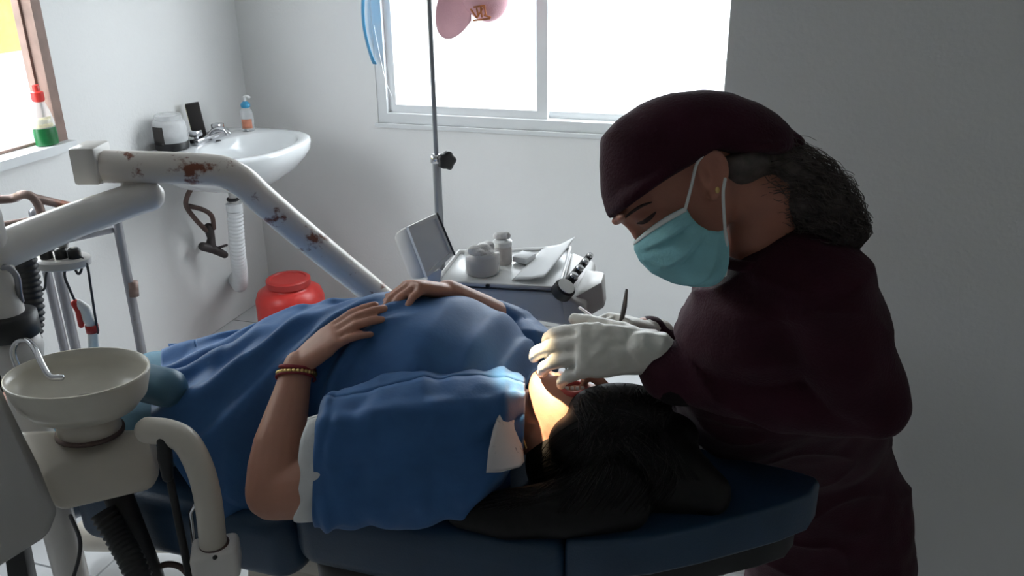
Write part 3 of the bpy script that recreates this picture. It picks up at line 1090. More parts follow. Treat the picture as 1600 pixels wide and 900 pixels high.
cpb.build('surgical_cap', 'burgundy', den, remesh=0.004, relax=8, disp=lambda p, n: p + n*(0.003 + 0.004*noise.noise(p*9)+0.0015*noise.noise(p*23)))
# knot and tie tails behind
kb = B()
kb.tube([hq(1215, 215, 0.0), hq(1232, 222, 0.0)], [0.012, 0.010], 10)
kb.tube(smoothpath([hq(1224, 205, 0.01), hq(1238, 216, 0.014), hq(1243, 222, 0.016), hq(1234, 240, 0.018)], 4), 0.008, 8, flat=2.2)
kb.tube(smoothpath([hq(1226, 212, -0.01), hq(1236, 228, -0.014), hq(1230, 250, -0.016)], 4), 0.006, 8, flat=2.2)
kb.build('cap_tie', 'burgundy', den)

# face mask
rows = [((992, 377), (1030, 346), (1071, 323)), ((992, 390), (1038, 362), (1080, 340)), ((1000, 407), (1050, 386), (1092, 352)), ((1019, 426), (1074, 408), (1106, 360)),
        ((1050, 441), (1106, 430), (1122, 362)), ((1082, 447), (1134, 428), (1135, 358))]


def mask_pt(u, v):
    k = v*(len(rows)-1)
    i = min(int(k), len(rows)-2)
    q = k-i
    c3 = [lerp(V((*rows[i][j], 0)), V((*rows[i+1][j], 0)), q) for j in range(3)]
    a = abs(u*2-1)
    p = c3[0]*(2*(a-0.5)*(a-1)) + c3[1]*(-4*a*(a-1)) + c3[2]*(2*a*(a-0.5))
    l = 0.083*math.sin(a*PI/2)**0.8
    pl = (v*3.6) % 1.0
    ple = 0.010*pl*math.sin(PI*min(1, max(0, (1-a)*1.1)))
    if u >= 0.5:
        base = hq(p.x, p.y, l)
        base = base + (-CF*0.8 + dfw*0.6)*ple
    else:
        base = O + (CR*(p.x-1112) + CU*(275-p.y))*S + CF*l + (CF*0.8 + dfw*0.6)*ple
    return base


mk = B().grid(mask_pt, 48, 44).build('face_mask', 'mask_blue', den, solid=0.0025)
mk['label'] = 'light blue pleated disposable face mask'


def strip(v0, v1, name):
    s_ = B().grid(lambda u, v: mask_pt(u, lerp(v0, v1, v)) + dfw*0.0016 - CF*0.0016*(1 if u > 0.5 else -1), 48, 3).build(name, 'mask_white', None, solid=0.0015)
    put(s_, mk)


strip(0.0, 0.075, 'mask_trim')
for nm, pts in (('ear_loop', [(1071, 326, 0.084), (1080, 292, 0.081), (1088, 258, 0.080), (1098, 243, 0.084)]), ('ear_loop', [(1133, 360, 0.084), (1131, 330, 0.076), (1130, 300, 0.084), (1133, 280, 0.088)])):
    put(B().tube(smoothpath([hq(*p) for p in pts], 5), 0.0022, 8).build(nm, 'mask_white', None), mk)
put(B().tube(smoothpath([hq(*p) for p in ((1133, 362, 0.086), (1137, 395, 0.080), (1133, 430, 0.066))], 5), 0.0022, 8).build('ear_loop', 'mask_white', None), mk)

# ponytail: a soft core with many curls
path = smoothpath([hq(1140, 258, 0.0), hq(1190, 272, 0.0), hq(1240, 292, 0.0), hq(1283, 330, 0.0), hq(1312, 372, 0.005), hq(1325, 402, 0.01)], 6)
nP = len(path)
rad = [interp([(0, 0.045), (0.25, 0.048), (0.55, 0.044), (0.8, 0.033), (1.0, 0.008)], i/(nP-1))[0] for i in range(nP)]
hb = B()
hb.tube(path, rad, 18)
hb.ell(hq(1150, 262, 0.03), CR*0.050, CU*0.026, CF*0.055)
hb.build('ponytail', 'hair_brown', den, remesh=0.005, relax=3, disp=lambda p, n: p + n*(0.010*noise.noise(p*26)))
cb_ = B()
rnd = random.Random(11)
for i in range(800):
    t0 = rnd.uniform(0.0, 0.75)
    t1 = min(1.0, t0 + rnd.uniform(0.25, 0.6))
    a = rnd.uniform(0, 2*PI)
    rr = rnd.uniform(0.80, 1.15)
    fr_ = rnd.uniform(14, 30)
    am = rnd.uniform(0.002, 0.006)
    ph = rnd.uniform(0, 6)
    pts = []
    n = 16
    for k in range(n):
        t = lerp(t0, t1, k/(n-1))
        x = t*(nP-1)
        j = min(int(x), nP-2)
        c = lerp(path[j], path[j+1], x-j)
        T = (path[j+1]-path[j]).normalized()
        u_ = (CF - T*CF.dot(T)).normalized()
        w_ = T.cross(u_)
        r_ = lerp(rad[j], rad[j+1], x-j)*rr*(1+0.25*k/n)
        aa = a + 0.5*math.sin(t*3+ph)
        p = c + u_*(r_*math.cos(aa) + am*math.sin(fr_*t*2+ph)) + w_*(r_*math.sin(aa) + am*math.cos(fr_*t*2+ph))
        pts.append(p)
    cb_.tube(pts, rnd.uniform(0.0003, 0.0007), 3, ends=False)
put(cb_.build('hair_strands', 'hair_brown', None), den)['kind'] = 'stuff'

# near gloved hand, fingers over the patient's mouth
gb = B()
GW = at(1024, 549, 1.230)
gd = (at(900, 547, 1.240)-GW)
gn = V(-CF*0.90 + CU*0.40)
hand_parts(gb, GW + gd.normalized()*0.012, gd, gn, -1, 1.20, curl=[(0.50, 0.62, 0.40), (0.42, 0.55, 0.4), (0.46, 0.58, 0.4), (0.52, 0.60, 0.4)], spread=0.05, thumb=(0.7, 0.5, -0.5), thick=1.1, wrist_r=0.030)
gb.tube([lerp(W1_, E1, 0.22), lerp(W1_, E1, 0.06) + UZ*0.006, GW, GW + gd.normalized()*0.02], [0.034, 0.036, 0.035, 0.034], 18)
gl_ = gb.build('glove', 'glove', den, remesh=0.0026, relax=2, disp=lambda p, n: p + n*(0.0018*noise.noise(p*60)))
# far gloved hand in a pen grip
gb = B()
GF = at(1015, 520, 1.395)
gd2 = at(955, 498, 1.345)-GF
hand_parts(gb, GF, gd2, V(CU*0.9 + CR*0.3), -1, 0.98, curl=[(0.55, 0.8, 0.4), (0.7, 0.9, 0.5), (0.9, 1.0, 0.5), (1.0, 1.0, 0.5)], spread=0.02, thumb=(0.9, 0.25, -0.35), thumb_bend=0.2)
gb.tube([at(1030, 522, 1.41), GF], [0.028, 0.027], 14)
gb.build('glove', 'glove', den, remesh=0.003, relax=2)

# instruments
ip = thing('dental_probe', 'thin dark steel dental probe held upright in the gloved fingers', 'dental tool', at(972, 505, 1.345))
B().tube([at(979, 453, 1.335), at(976, 478, 1.34), at(970, 505, 1.345)], [0.0022, 0.0042, 0.0042], 10).build('handle', 'instrument', ip)
B().tube([at(970, 505, 1.345), at(950, 560, 1.33), at(925, 590, 1.315), at(915, 598, 1.31)], [0.0035, 0.002, 0.0012, 0.0008], 8).build('tip', 'chrome', ip)
im = thing('mouth_mirror', 'slim grey mouth mirror handle slanting behind the glove', 'dental tool', at(920, 492, 1.36))
B().tube([at(906, 482, 1.40), at(938, 505, 1.345), at(952, 516, 1.32)], [0.0036, 0.0036, 0.003], 10).build('handle', 'instrument', im)
B().lathe(at(955, 519, 1.315), [(0.0001, -0.001), (0.010, -0.001), (0.010, 0.001), (0.0001, 0.001)], 16).build('mirror', 'chrome', im)

# ================================================================== DELIVERY ARM (rusty white tubes)
q0 = at(-14, 400, 1.40)
arm = thing('dental_unit_stand', 'rust spotted white tube stand whose bent arm carries the instrument table', 'stand', V((q0.x, q0.y, 0)))
pa = [at(152, 260, 1.66), at(200, 261, 1.66), at(260, 262, 1.67), at(320, 265, 1.69), at(350, 269, 1.70), at(378, 283, 1.71), at(410, 312, 1.73), at(480, 372, 1.78), at(560, 437, 1.84), at(625, 486, 1.88), at(690, 500, 1.92)]
B().tube(smoothpath(pa, 5), 0.0315, 20).build('upper_tube', 'arm_paint', arm)
e0 = at(152, 260, 1.66)
B().box(at(144, 254, 1.66), 0.050, 0.075, 0.072, Matrix.Rotation(YAW, 3, 'Z')).build('end_block', 'arm_plain', arm, bevel=0.006)
ra = e0 + (at(200, 257, 1.66)-e0).normalized()*0.004
dr = (at(200, 257, 1.66)-e0).normalized()
B().lathe(ra, [(0.0335, -0.002), (0.0335, 0.002)], 24, ax=dr).build('end_ring', 'pipe_brown', arm)
B().tube([at(205, 270, 1.66), at(205, 300, 1.66)], 0.019, 16, ends=False).build('pivot', 'arm_paint', arm)
lp_ = [at(232, 306, 1.66), at(205, 313, 1.645), at(120, 343, 1.56), at(40, 375, 1.47), at(-5, 394, 1.41), at(-14, 398, 1.40)]
B().tube(lp_, [0.031, 0.032, 0.033, 0.034, 0.034, 0.034], 20).build('lower_tube', 'arm_plain', arm)
c0 = at(234, 305.5, 1.662)
B().lathe(c0, [(0.029, -0.012), (0.029, 0.0), (0.025, 0.010), (0.012, 0.016), (0.0, 0.017)], 20, ax=(c0-at(205, 313, 1.65))).build('end_cap', 'grey_plastic', arm)

# ================================================================== SPITTOON UNIT
spit = thing('spittoon_unit', 'cream dental spittoon unit with round bowl beside the chair', 'spittoon', (-1.10, 0.90, 0))
bc = atz(121, 584, 1.040)
bowl = B()
prof = [(0.050, -0.072), (0.085, -0.064), (0.104, -0.042), (0.112, -0.015), (0.1155, 0.0), (0.1150, 0.004), (0.1115, 0.004), (0.107, -0.010), (0.098, -0.028), (0.070, -0.043), (0.025, -0.048), (0.0, -0.049)]
bowl.lathe(bc, prof, 48, sx=1.0, sy=0.80, rz=YAW)
bo = bowl.build('bowl', 'cream_bowl', spit)
put(B().lathe(bc, [(0.0, -0.050), (0.016, -0.0475), (0.016, -0.046), (0.0, -0.046)], 18).build('bowl_drain', 'chrome', None), bo)
B().lathe(bc, [(0.035, -0.115), (0.052, -0.105), (0.052, -0.078), (0.046, -0.068)], 28, sy=0.85, rz=YAW).build('bowl_base', 'cream', spit)
B().lathe(bc, [(0.056, -0.112), (0.056, -0.106)], 28, sy=0.88, rz=YAW).build('bowl_seal', 'pipe_brown', spit)
sp = smoothpath([atz(28, 575, 1.02), atz(20, 550, 1.05), atz(27, 534, 1.068), atz(42, 532, 1.075), atz(55, 546, 1.07), atz(66, 570, 1.055), atz(78, 588, 1.042), atz(96, 590, 1.040)], 5)
B().tube(sp, 0.0052, 10).build('water_spout', 'chrome', spit)
zb, zt = 0.845, 0.905
bot = [atz(88, 806, zb), atz(246, 768, zb), atz(258, 716, zb), atz(42, 722, zb)]
topq = [atz(64, 742, zt), atz(246, 700, zt), atz(228, 664, 0.930), atz(12, 668, 0.940)]
hx = B().hexa(bot, topq).build('body', 'cream', spit, bevel=0.018, bseg=4, auto=60)
# raised left side panel, sloping to the floor
sb = [at(-30, 905, 1.09), at(70, 842, 1.12), at(84, 806, 1.14), at(46, 740, 1.165), at(-12, 600, 1.25), at(-40, 640, 1.23)]
B().hexa([p + FV*0.02 for p in sb], sb).build('side_panel', 'side_grey', spit, bevel=0.008, bseg=4, auto=60)
# column under the body
cb0 = atz(172, 742, 0.85)
B().tube([cb0, V((cb0.x+0.02, cb0.y+0.02, 0.62)), V((cb0.x+0.03, cb0.y+0.02, 0.40)), V((cb0.x+0.03, cb0.y+0.02, 0.05))], 0.024, 16, ends=False).build('post', 'black', spit)
B().lathe((cb0.x+0.03, cb0.y+0.02, 0.0), [(0.074, 0.0), (0.074, 0.025), (0.06, 0.04), (0.03, 0.05)], 32).build('foot_plate', 'cream', spit)
# curved white support tube with its clamp block
tp = smoothpath([at(232, 672, 1.215), at(262, 676, 1.205), at(290, 690, 1.195), at(312, 730, 1.18), at(325, 780, 1.165), at(333, 850, 1.145)], 6)
B().tube(tp, [0.0215]*len(tp), 18).build('support_tube', 'cream', spit)
cbk = at(338, 872, 1.142)
B().box(cbk, 0.074, 0.062, 0.052, Matrix.Rotation(YAW+0.25, 3, 'Z')).build('clamp_block', 'arm_plain', spit, bevel=0.010, bseg=3)
B().lathe(at(335, 851, 1.145), [(0.0235, -0.003), (0.0235, 0.003)], 20).build('clamp_ring', 'pipe_brown', spit)
B().lathe(at(336, 871, 1.105), [(0.0, -0.002), (0.0035, -0.002), (0.0035, 0.002), (0.0, 0.002)], 12, ax=-CF).build('screw', 'black', spit)
B().tube([at(305, 790, 1.16), at(298, 800, 1.17), at(303, 850, 1.17)], 0.004, 8).build('chrome_rod', 'chrome', spit)
# holder and thin black rod hanging from the right of the body
B().tube([at(256, 690, 1.19), at(258, 715, 1.19), at(262, 745, 1.185)], [0.011, 0.012, 0.009], 12).build('suction_holder', 'black', spit)
B().tube([at(264, 740, 1.19), at(278, 810, 1.17), at(297, 905, 1.14), at(310, 960, 1.12)], 0.0065, 10).build('suction_handle', 'black', spit)
cbl = smoothpath([at(110, 806, 1.18), at(124, 840, 1.175), at(124, 868, 1.165), at(114, 905, 1.15), at(100, 960, 1.12)], 5)
B().tube(cbl, 0.0032, 8).build('cable', 'cable', spit)


def corrugated(pts, r, pitch=0.011, seg=14, depth=0.14):
    P = smoothpath(pts, 24)
    # even resampling so every rib has the same width
    Ls = [0]
    for i in range(1, len(P)):
        Ls.append(Ls[-1] + (P[i]-P[i-1]).length)
    n = max(8, int(Ls[-1]/pitch*4))
    out, rr, j = [], [], 0
    for i in range(n+1):
        s_ = Ls[-1]*i/n
        while j < len(Ls)-2 and Ls[j+1] < s_:
            j += 1
        t = (s_-Ls[j])/max(1e-9, Ls[j+1]-Ls[j])
        out.append(lerp(P[j], P[j+1], min(1, t)))
        rr.append(r*(1 if (i % 4) in (0, 1) else 1-depth))
    return B().tube(out, rr, seg, ends=False)


corrugated([at(160, 800, 1.24), at(185, 840, 1.22), at(212, 890, 1.18), at(235, 960, 1.13)], 0.022, 0.010).build('drain_hose', 'rubber', spit)
B().tube(smoothpath([at(235, 895, 1.3), at(258, 882, 1.3), at(282, 886, 1.3), at(300, 905, 1.3)], 5), 0.006, 8).build('cable', 'pipe_brown', spit)

# unit column and black hose at the far left
colm = arm
q0 = at(-14, 400, 1.40)
B().tube([V((q0.x, q0.y, 0.02)), V((q0.x, q0.y, 0.7)), V((q0.x, q0.y, 1.28))], 0.031, 20).build('post', 'arm_plain', colm)
B().lathe((q0.x, q0.y, at(-14, 492, 1.40).z), [(0.034, -0.043), (0.049, -0.038), (0.049, 0.0), (0.034, 0.004)], 24).build('collar', 'black', colm)
B().lathe((q0.x, q0.y, at(-14, 545, 1.40).z), [(0.031, -0.04), (0.042, -0.03), (0.048, 0.0), (0.044, 0.022), (0.031, 0.03)], 24).build('sleeve', 'grey_plastic', colm)
B().lathe((q0.x-0.03, q0.y, 0), [(0.085, 0.0), (0.085, 0.025), (0.04, 0.05)], 28).build('foot_plate', 'arm_plain', colm)
hk = smoothpath([at(-4, 420, 1.385), at(12, 418, 1.385), at(26, 432, 1.39), at(30, 458, 1.40), at(33, 470, 1.41)], 5)
B().tube(hk, 0.0055, 8).build('hook', 'steel', colm)
corrugated([at(34, 398, 1.50), at(42, 440, 1.50), at(48, 490, 1.49), at(40, 540, 1.47), at(14, 580, 1.43), at(-20, 610, 1.40)], 0.024, 0.011).build('corrugated_hose', 'rubber', colm)
# dark upright at the left edge
lg = tag(B().hexa([atz(2, 905, 0.55)+V((0, 0, -0.1)), atz(40, 905, 0.55)+V((0, 0, -0.1)), atz(40, 905, 0.55)+FV*0.03+V((0, 0, -0.1)), atz(2, 905, 0.55)+FV*0.03+V((0, 0, -0.1))],
                  [atz(-20, 690, 0.80), atz(4, 690, 0.80), atz(4, 690, 0.80)+FV*0.03, atz(-20, 690, 0.80)+FV*0.03]).build('support_leg', 'black', None, bevel=0.004), 'black slanting metal leg under the spittoon side panel', 'leg')
put(lg, spit)
del lg['category']

# ================================================================== DELIVERY TRAY
tray = thing('instrument_tray', 'white dental instrument table with control knobs behind the patient', 'instrument tray', at(800, 460, 1.9))
zt = at(790, 452, 1.78).z
fl, frr = atz(680, 446, zt), atz(876, 457, zt)
bl, brr = atz(716, 398, zt), atz(893, 392, zt)
down = V((0, 0, -0.085))


def inset(q, k):
    c = sum(q, V((0, 0, 0)))/len(q)
    return [lerp(p, c, k) for p in q]


topq = [fl, frr, brr, bl]
xr_n, xr_f = atz(912, 462, zt-0.028), atz(940, 402, zt-0.028)
# body with a sloping control panel on the right
low = [fl + V((0.01, 0, -0.05)), frr + (frr-fl)*0.10 + V((0, 0, -0.085)), brr + (brr-bl)*0.16 + V((0, 0, -0.085)), bl + V((0, 0, -0.05))]
B().hexa(low, [fl, frr, brr, bl]).build('housing', 'white_plastic', tray, bevel=0.012, bseg=4, auto=60)
sidep = [frr, frr + (frr-fl)*0.20 + V((0, 0, -0.03)), brr + (brr-bl)*0.22 + V((0, 0, -0.03)), brr]
B().hexa([p + V((0, 0, -0.085)) for p in sidep], sidep).build('control_panel', 'grey_plastic', tray, bevel=0.010, bseg=3, auto=60)
# recessed tray plate with a raised lip
tq = [p + V((0, 0, 0.006)) for p in inset(topq, 0.04)]
B().hexa([p - V((0, 0, 0.007)) for p in tq], tq).build('tray_plate', 'light_panel', tray, bevel=0.003)
lip = B()
lq = [p + V((0, 0, 0.008)) for p in inset(topq, 0.02)]
lip.tube([lq[0], lq[1], lq[2], lq[3], lq[0]], 0.0055, 8)
lip.build('tray_lip', 'white_plastic', tray)
seam = [p + V((0, 0, 0.001)) for p in inset(topq, -0.005)]
B().tube([seam[0], seam[1]], 0.0022, 6).build('front_seam', 'cable', tray)
B().box(at(762, 447, 1.782), 0.008, 0.008, 0.008).build('catch', 'black', tray, bevel=0.001)
# knobs on the control panel
pn = ((sidep[1]-sidep[0]).cross(sidep[3]-sidep[0])).normalized()
if pn.z < 0:
    pn = -pn
kx = (pn + V((0.15, -0.35, 0))).normalized()
kc = at(881, 452, 1.755)
ko = B().lathe(kc, [(0.022, -0.016), (0.024, -0.014), (0.024, 0.008), (0.021, 0.011)], 28, ax=kx).build('pressure_gauge', 'black', tray, auto=35)
put(B().lathe(kc, [(0.0, 0.0105), (0.0195, 0.0105), (0.0195, 0.0130), (0.0, 0.0132)], 28, ax=kx).build('gauge_face', 'gauge_white', None, auto=35), ko)
for (px, py, f, r_) in ((893, 436, 1.80, 0.011), (902, 424, 1.84, 0.010), (911, 413, 1.88, 0.009), (918, 404, 1.92, 0.008)):
    c = at(px, py, f)
    k_ = B().lathe(c, [(r_*1.0, -0.014), (r_*1.0, 0.010), (r_*0.85, 0.013)], 16, ax=kx).build('knob', 'black', tray, auto=35)
    put(B().lathe(c, [(r_*0.9, 0.012), (r_*0.8, 0.016), (0.0, 0.017)], 16, ax=kx).build('knob_cap', 'chrome', None, auto=35), k_)
# column down to the arm, so the tray is carried
tcc = (fl+frr+brr+bl)/4
B().tube([tcc + V((0, 0, -0.04)), tcc + V((-0.02, 0, -0.13)), at(690, 500, 1.92)], 0.022, 14).build('tray_support', 'arm_plain', tray)
# grey chute below panel to lower right
B().hexa([at(905, 505, 1.78), at(945, 480, 1.80), at(948, 470, 1.86), at(915, 480, 1.88)], [at(888, 470, 1.76), at(940, 440, 1.80), at(945, 425, 1.90), at(915, 420, 1.92)]).build('hose_holder', 'grey_plastic', tray, bevel=0.006)

# X-ray viewer
xv = thing('xray_viewer', 'white tilted x-ray viewing box at the end of the instrument table', 'viewer box', at(660, 438, 1.83))
c1, c2, c3, c4 = at(634, 355, 1.80), at(679, 334, 1.87), at(706, 398, 1.86), at(664, 434, 1.79)
nv = ((c2-c1).cross(c4-c1)).normalized()
if nv.dot(RV) < 0:
    nv = -nv
# curved housing behind the face
back = []
for t, k in ((0.0, 1.0), (0.02, 1.0), (0.045, 0.93), (0.062, 0.80), (0.072, 0.60)):
    cc = (c1+c2+c3+c4)/4
    sh_ = (c4-c1).normalized()*0.012*t/0.07
    back.append([cc + (p-cc)*k - nv*t + sh_ for p in (c1, c2, c3, c4)])
hbx = B()
fine = []
for r in back:
    ring = []
    for i in range(4):
        for k in range(5):
            ring.append(lerp(r[i], r[(i+1) % 4], k/5))
    fine.append(ring)
hbx.loft(fine).build('housing', 'grey_plastic', xv, bevel=0.004, auto=50)
fr = B()
cq = [c1, c2, c3, c4]
ci = inset(cq, 0.16)
for i in range(4):
    j = (i+1) % 4
    fr.hexa([cq[i], cq[j], ci[j], ci[i]], [cq[i]+nv*0.008, cq[j]+nv*0.008, ci[j]+nv*0.008, ci[i]+nv*0.008])
fr.build('frame', 'white_plastic', xv, smooth=False)
B().hexa([p - nv*0.001 for p in ci], [p + nv*0.003 for p in ci]).build('screen', 'light_panel', xv, smooth=False)
B().tube([c2+nv*0.009, c3+nv*0.009], 0.0024, 8).build('seal', 'cable', xv)
B().hexa([at(668, 448, 1.80), at(688, 448, 1.80), at(688, 448, 1.84), at(668, 448, 1.84)], [at(668, 428, 1.80), at(690, 420, 1.80), at(690, 420, 1.84), at(668, 428, 1.84)]).build('bracket', 'white_plastic', xv, bevel=0.003)

# things on the tray
ztp = zt + 0.006


def on_tray(px, py):
    return atz(px, py, ztp)


g1 = thing('cotton_jar', 'large clear jar stuffed with cotton on the instrument table', 'jar', on_tray(754, 430))
c = on_tray(754, 426)
B().lathe(c, [(0.036, 0.0), (0.040, 0.004), (0.041, 0.045), (0.038, 0.052)], 28).build('jar', 'clear', g1)
B().lathe(c, [(0.035, 0.002), (0.038, 0.006), (0.038, 0.034), (0.030, 0.036)], 24).build('gauze', 'gauze', g1)
ctt = B()
rnd = random.Random(5)
for i in range(16):
    a = rnd.uniform(0, 2*PI)
    r_ = rnd.uniform(0, 0.024)
    q = rnd.uniform(0.013, 0.019)
    ctt.ell(c + V((r_*math.cos(a), r_*math.sin(a), 0.044+rnd.uniform(0, 0.014))), V((q, 0, 0)), V((0, q, 0)), V((0, 0, q*0.75)), 12, 8)
ctt.build('cotton', 'cotton', g1, remesh=0.0035, relax=2)
g2 = thing('small_jar', 'narrow white lidded jar behind the cotton jar', 'jar', on_tray(786, 412))
c = on_tray(786, 411)
B().lathe(c, [(0.020, 0.0), (0.0215, 0.003), (0.0215, 0.042), (0.019, 0.046)], 22).build('jar', 'gauze', g2)
B().lathe(c, [(0.0225, 0.044), (0.0225, 0.055), (0.019, 0.058), (0.0, 0.0585)], 22).build('lid', 'white_plastic', g2, auto=40)
B().tube([c+V((-0.014, 0, 0.066)), c+V((0.010, 0.002, 0.068))], 0.009, 12).build('cotton_roll', 'cotton', g2)
q = [on_tray(800, 411), on_tray(822, 416), on_tray(838, 406), on_tray(816, 401)]
tag(B().hexa([p+V((0, 0, 0.003)) for p in q], [p+V((0, 0, 0.017)) for p in q]).build('small_box', 'paper', None, bevel=0.003), 'small flat white box lying on the instrument table', 'box')
q = [on_tray(800, 440), on_tray(850, 443), on_tray(898, 392), on_tray(850, 388)]


def paper_pt(u, v):
    p = lerp(lerp(q[0], q[1], u), lerp(q[3], q[2], u), v)
    return p + V((0, 0, 0.003 + 0.012*u + 0.020*(u**2)*(v**1.5) + 0.001*math.sin(u*9)))


tag(B().grid(paper_pt, 12, 12).build('paper_sheet', 'paper', None, solid=0.0012), 'white paper sheet with a curling edge on the instrument table', 'paper')

# ================================================================== LAMP STAND (pole behind the tray, lamp over the mouth)
FP = 2.30
pole = thing('dental_lamp', 'thin chrome stand with black clamp knob, holding the treatment lamp', 'lamp', V((at(684, 300, FP).x, at(684, 300, FP).y, 0)))
jt = at(682, 248, FP)
pb0 = V((jt.x, jt.y, 0))
B().tube([pb0 + V((0, 0, 0.03)), pb0+V((0, 0, 0.6)), jt], 0.0115, 16).build('lower_pole', 'rod', pole)
B().tube([jt + V((0, 0, -0.1)), jt + V((0, 0, 0.3)), V((jt.x, jt.y, 1.98))], 0.0062, 12).build('upper_rod', 'rod', pole)
B().lathe(jt, [(0.0125, -0.012), (0.016, -0.010), (0.016, 0.010), (0.010, 0.013)], 18).build('clamp', 'chrome', pole)
B().tube([jt, jt + RV*0.022], 0.0042, 10).build('clamp_screw', 'chrome', pole)
kc = at(698, 251, FP-0.02)
kb = B()
R = []
for h, k in ((-0.010, 0.6), (-0.008, 0.95), (0.008, 0.95), (0.010, 0.6)):
    ring = []
    for i in range(40):
        a = 2*PI*i/40
        r_ = 0.0245*k*(1+0.10*math.cos(5*a))
        ring.append(kc + (RV*0.55 - FV*0.83)*h + (RV*0.83 + FV*0.55)*r_*math.cos(a) + UZ*r_*math.sin(a))
    R.append(ring)
kb.loft(R).build('clamp_knob', 'black', pole)
B().lathe(pb0, [(0.19, 0.0), (0.19, 0.02), (0.05, 0.035), (0.02, 0.06)], 32).build('foot_plate', 'steel', pole)
LH = V((-0.74, 1.10, 1.98))
LT = V((-0.342, 1.225, 0.985))
ld = (LT-LH).normalized()
B().tube(smoothpath([V((jt.x, jt.y, 1.97)), V((jt.x+0.03, jt.y-0.04, 2.01)), lerp(V((jt.x, jt.y, 2.03)), LH, 0.6), LH - ld*0.06], 5), 0.009, 12).build('lamp_arm', 'rod', pole)
B().lathe(LH, [(0.02, -0.075), (0.045, -0.06), (0.075, -0.02), (0.082, 0.01), (0.076, 0.01), (0.068, -0.016), (0.03, -0.045), (0.0, -0.05)], 32, ax=ld).build('lamp_head', 'white_plastic', pole)
sl_ = bpy.data.lights.new('dental_lamp_offscreen', 'SPOT')
sl_.energy = 520
sl_.color = (1.0, 0.80, 0.50)
sl_.spot_size = math.radians(6.8)
sl_.spot_blend = 0.9
sl_.shadow_soft_size = 0.02
so = bpy.data.objects.new('dental_lamp_offscreen', sl_)
COL.objects.link(so)
so.location = LH + ld*0.02
so.rotation_euler = ld.to_track_quat('-Z', 'Y').to_euler()

# ================================================================== SINK on the left wall
sk = thing('wall_sink', 'white porcelain wall sink with chrome tap', 'sink', (XL, 3.22, 0.62))
zr = 0.915
sy0, sy1, sx1 = 2.76, 3.40, -1.90
SYC = (sy0+sy1)/2


def onsink(px, x):
    d = ray(px, 225)
    return V((x, d.y*x/d.x, zr))



def sink_outline(k, dz, n=40):
    """D-shaped outline: straight at the wall, rounded in front; k shrinks towards the bowl middle"""
    cx, cy = XL+0.25, (sy0+sy1)/2
    out = []
    for i in range(n):
        a = 2*PI*i/n
        c_, s_ = math.cos(a), math.sin(a)
        p_ = 2.6 if c_ > 0 else 6.0
        x = math.copysign(abs(c_)**(2/p_), c_)
        y = math.copysign(abs(s_)**(2/p_), s_)
        hx = (sx1-cx) if c_ > 0 else (cx-XL-0.002)
        out.append(V((cx + x*hx*k, cy + y*(sy1-sy0)/2*k, zr+dz)))
    return out


def basin_outline(k, dz, n=40):
    cx, cy = XL+0.340, SYC
    return [V((cx + math.cos(2*PI*i/n)*0.172*k, cy + math.sin(2*PI*i/n)*0.255*k, zr+dz)) for i in range(n)]


sb = B()
sb.loft([sink_outline(0.45, -0.175), sink_outline(0.62, -0.155), sink_outline(0.80, -0.115), sink_outline(0.93, -0.072), sink_outline(0.985, -0.045), sink_outline(1.0, -0.015), sink_outline(0.99, -0.003), sink_outline(0.965, 0.0),
         basin_outline(1.03, 0.0), basin_outline(0.98, -0.006), basin_outline(0.90, -0.04), basin_outline(0.72, -0.085), basin_outline(0.35, -0.105), basin_outline(0.08, -0.108)])
sko = sb.build('basin', 'porcelain', sk, auto=55)
B().lathe((XL+0.30, SYC, zr-0.107), [(0.0, 0.0), (0.022, 0.0), (0.022, 0.003), (0.0, 0.004)], 20).build('drain', 'chrome', sk)
oh = onsink(342, -2.275)
B().lathe(oh, [(0.0, 0.0005), (0.011, 0.0005), (0.012, 0.003), (0.0, 0.003)], 18).build('tap_hole', 'black', sk)
# tap: chrome deck bar, spout and two square handles
ta = onsink(330, -2.32)
fx = thing('sink_tap', 'chrome tap with square handles on the sink ledge', 'tap', ta)
p0, p1 = onsink(303, -2.32), onsink(354, -2.32)
d_ = (p1-p0).normalized()
rz = Matrix.Rotation(math.atan2(d_.y, d_.x), 3, 'Z')
B().box((p0+p1)/2 + V((0, 0, 0.013)), (p1-p0).length, 0.045, 0.026, rz).build('tap_body', 'chrome', fx, bevel=0.006)
for px in (308, 344):
    c = onsink(px, -2.32)
    B().lathe(c, [(0.010, 0.024), (0.010, 0.036)], 14).build('stem', 'chrome', fx)
    B().box(c + V((0, 0, 0.047)), 0.042, 0.042, 0.026, rz).build('handle', 'chrome', fx, bevel=0.006)
ms_ = (p0+p1)/2
B().tube(smoothpath([ms_ + V((0, 0, 0.02)), ms_ + V((0.03, 0.0, 0.045)), ms_ + V((0.075, 0.0, 0.048)), ms_+V((0.095, 0, 0.034))], 4), 0.011, 12).build('spout', 'chrome', fx)
# things on the sink
jc = onsink(269, -2.37)
jr = thing('wrapped_jar', 'clear jar with black base and label standing on the sink corner', 'jar', jc)
B().lathe(jc, [(0.060, 0.0), (0.066, 0.004), (0.066, 0.030), (0.064, 0.033)], 28).build('base', 'black', jr, auto=40)
B().lathe(jc, [(0.062, 0.030), (0.066, 0.035), (0.066, 0.105), (0.058, 0.118), (0.050, 0.122)], 28).build('jar', 'clear_bag', jr)
B().lathe(jc, [(0.050, 0.118), (0.053, 0.121), (0.053, 0.138), (0.048, 0.142), (0.0, 0.143)], 28).build('lid', 'clear', jr, auto=40)
lb = B().grid(lambda u, v: jc + V((math.cos(lerp(-2.45, -1.62, u)+YAW)*0.0675, math.sin(lerp(-2.45, -1.62, u)+YAW)*0.0675, lerp(0.028, 0.100, v))), 8, 4)
lb.build('label_patch', 'black_box', jr, solid=0.001)
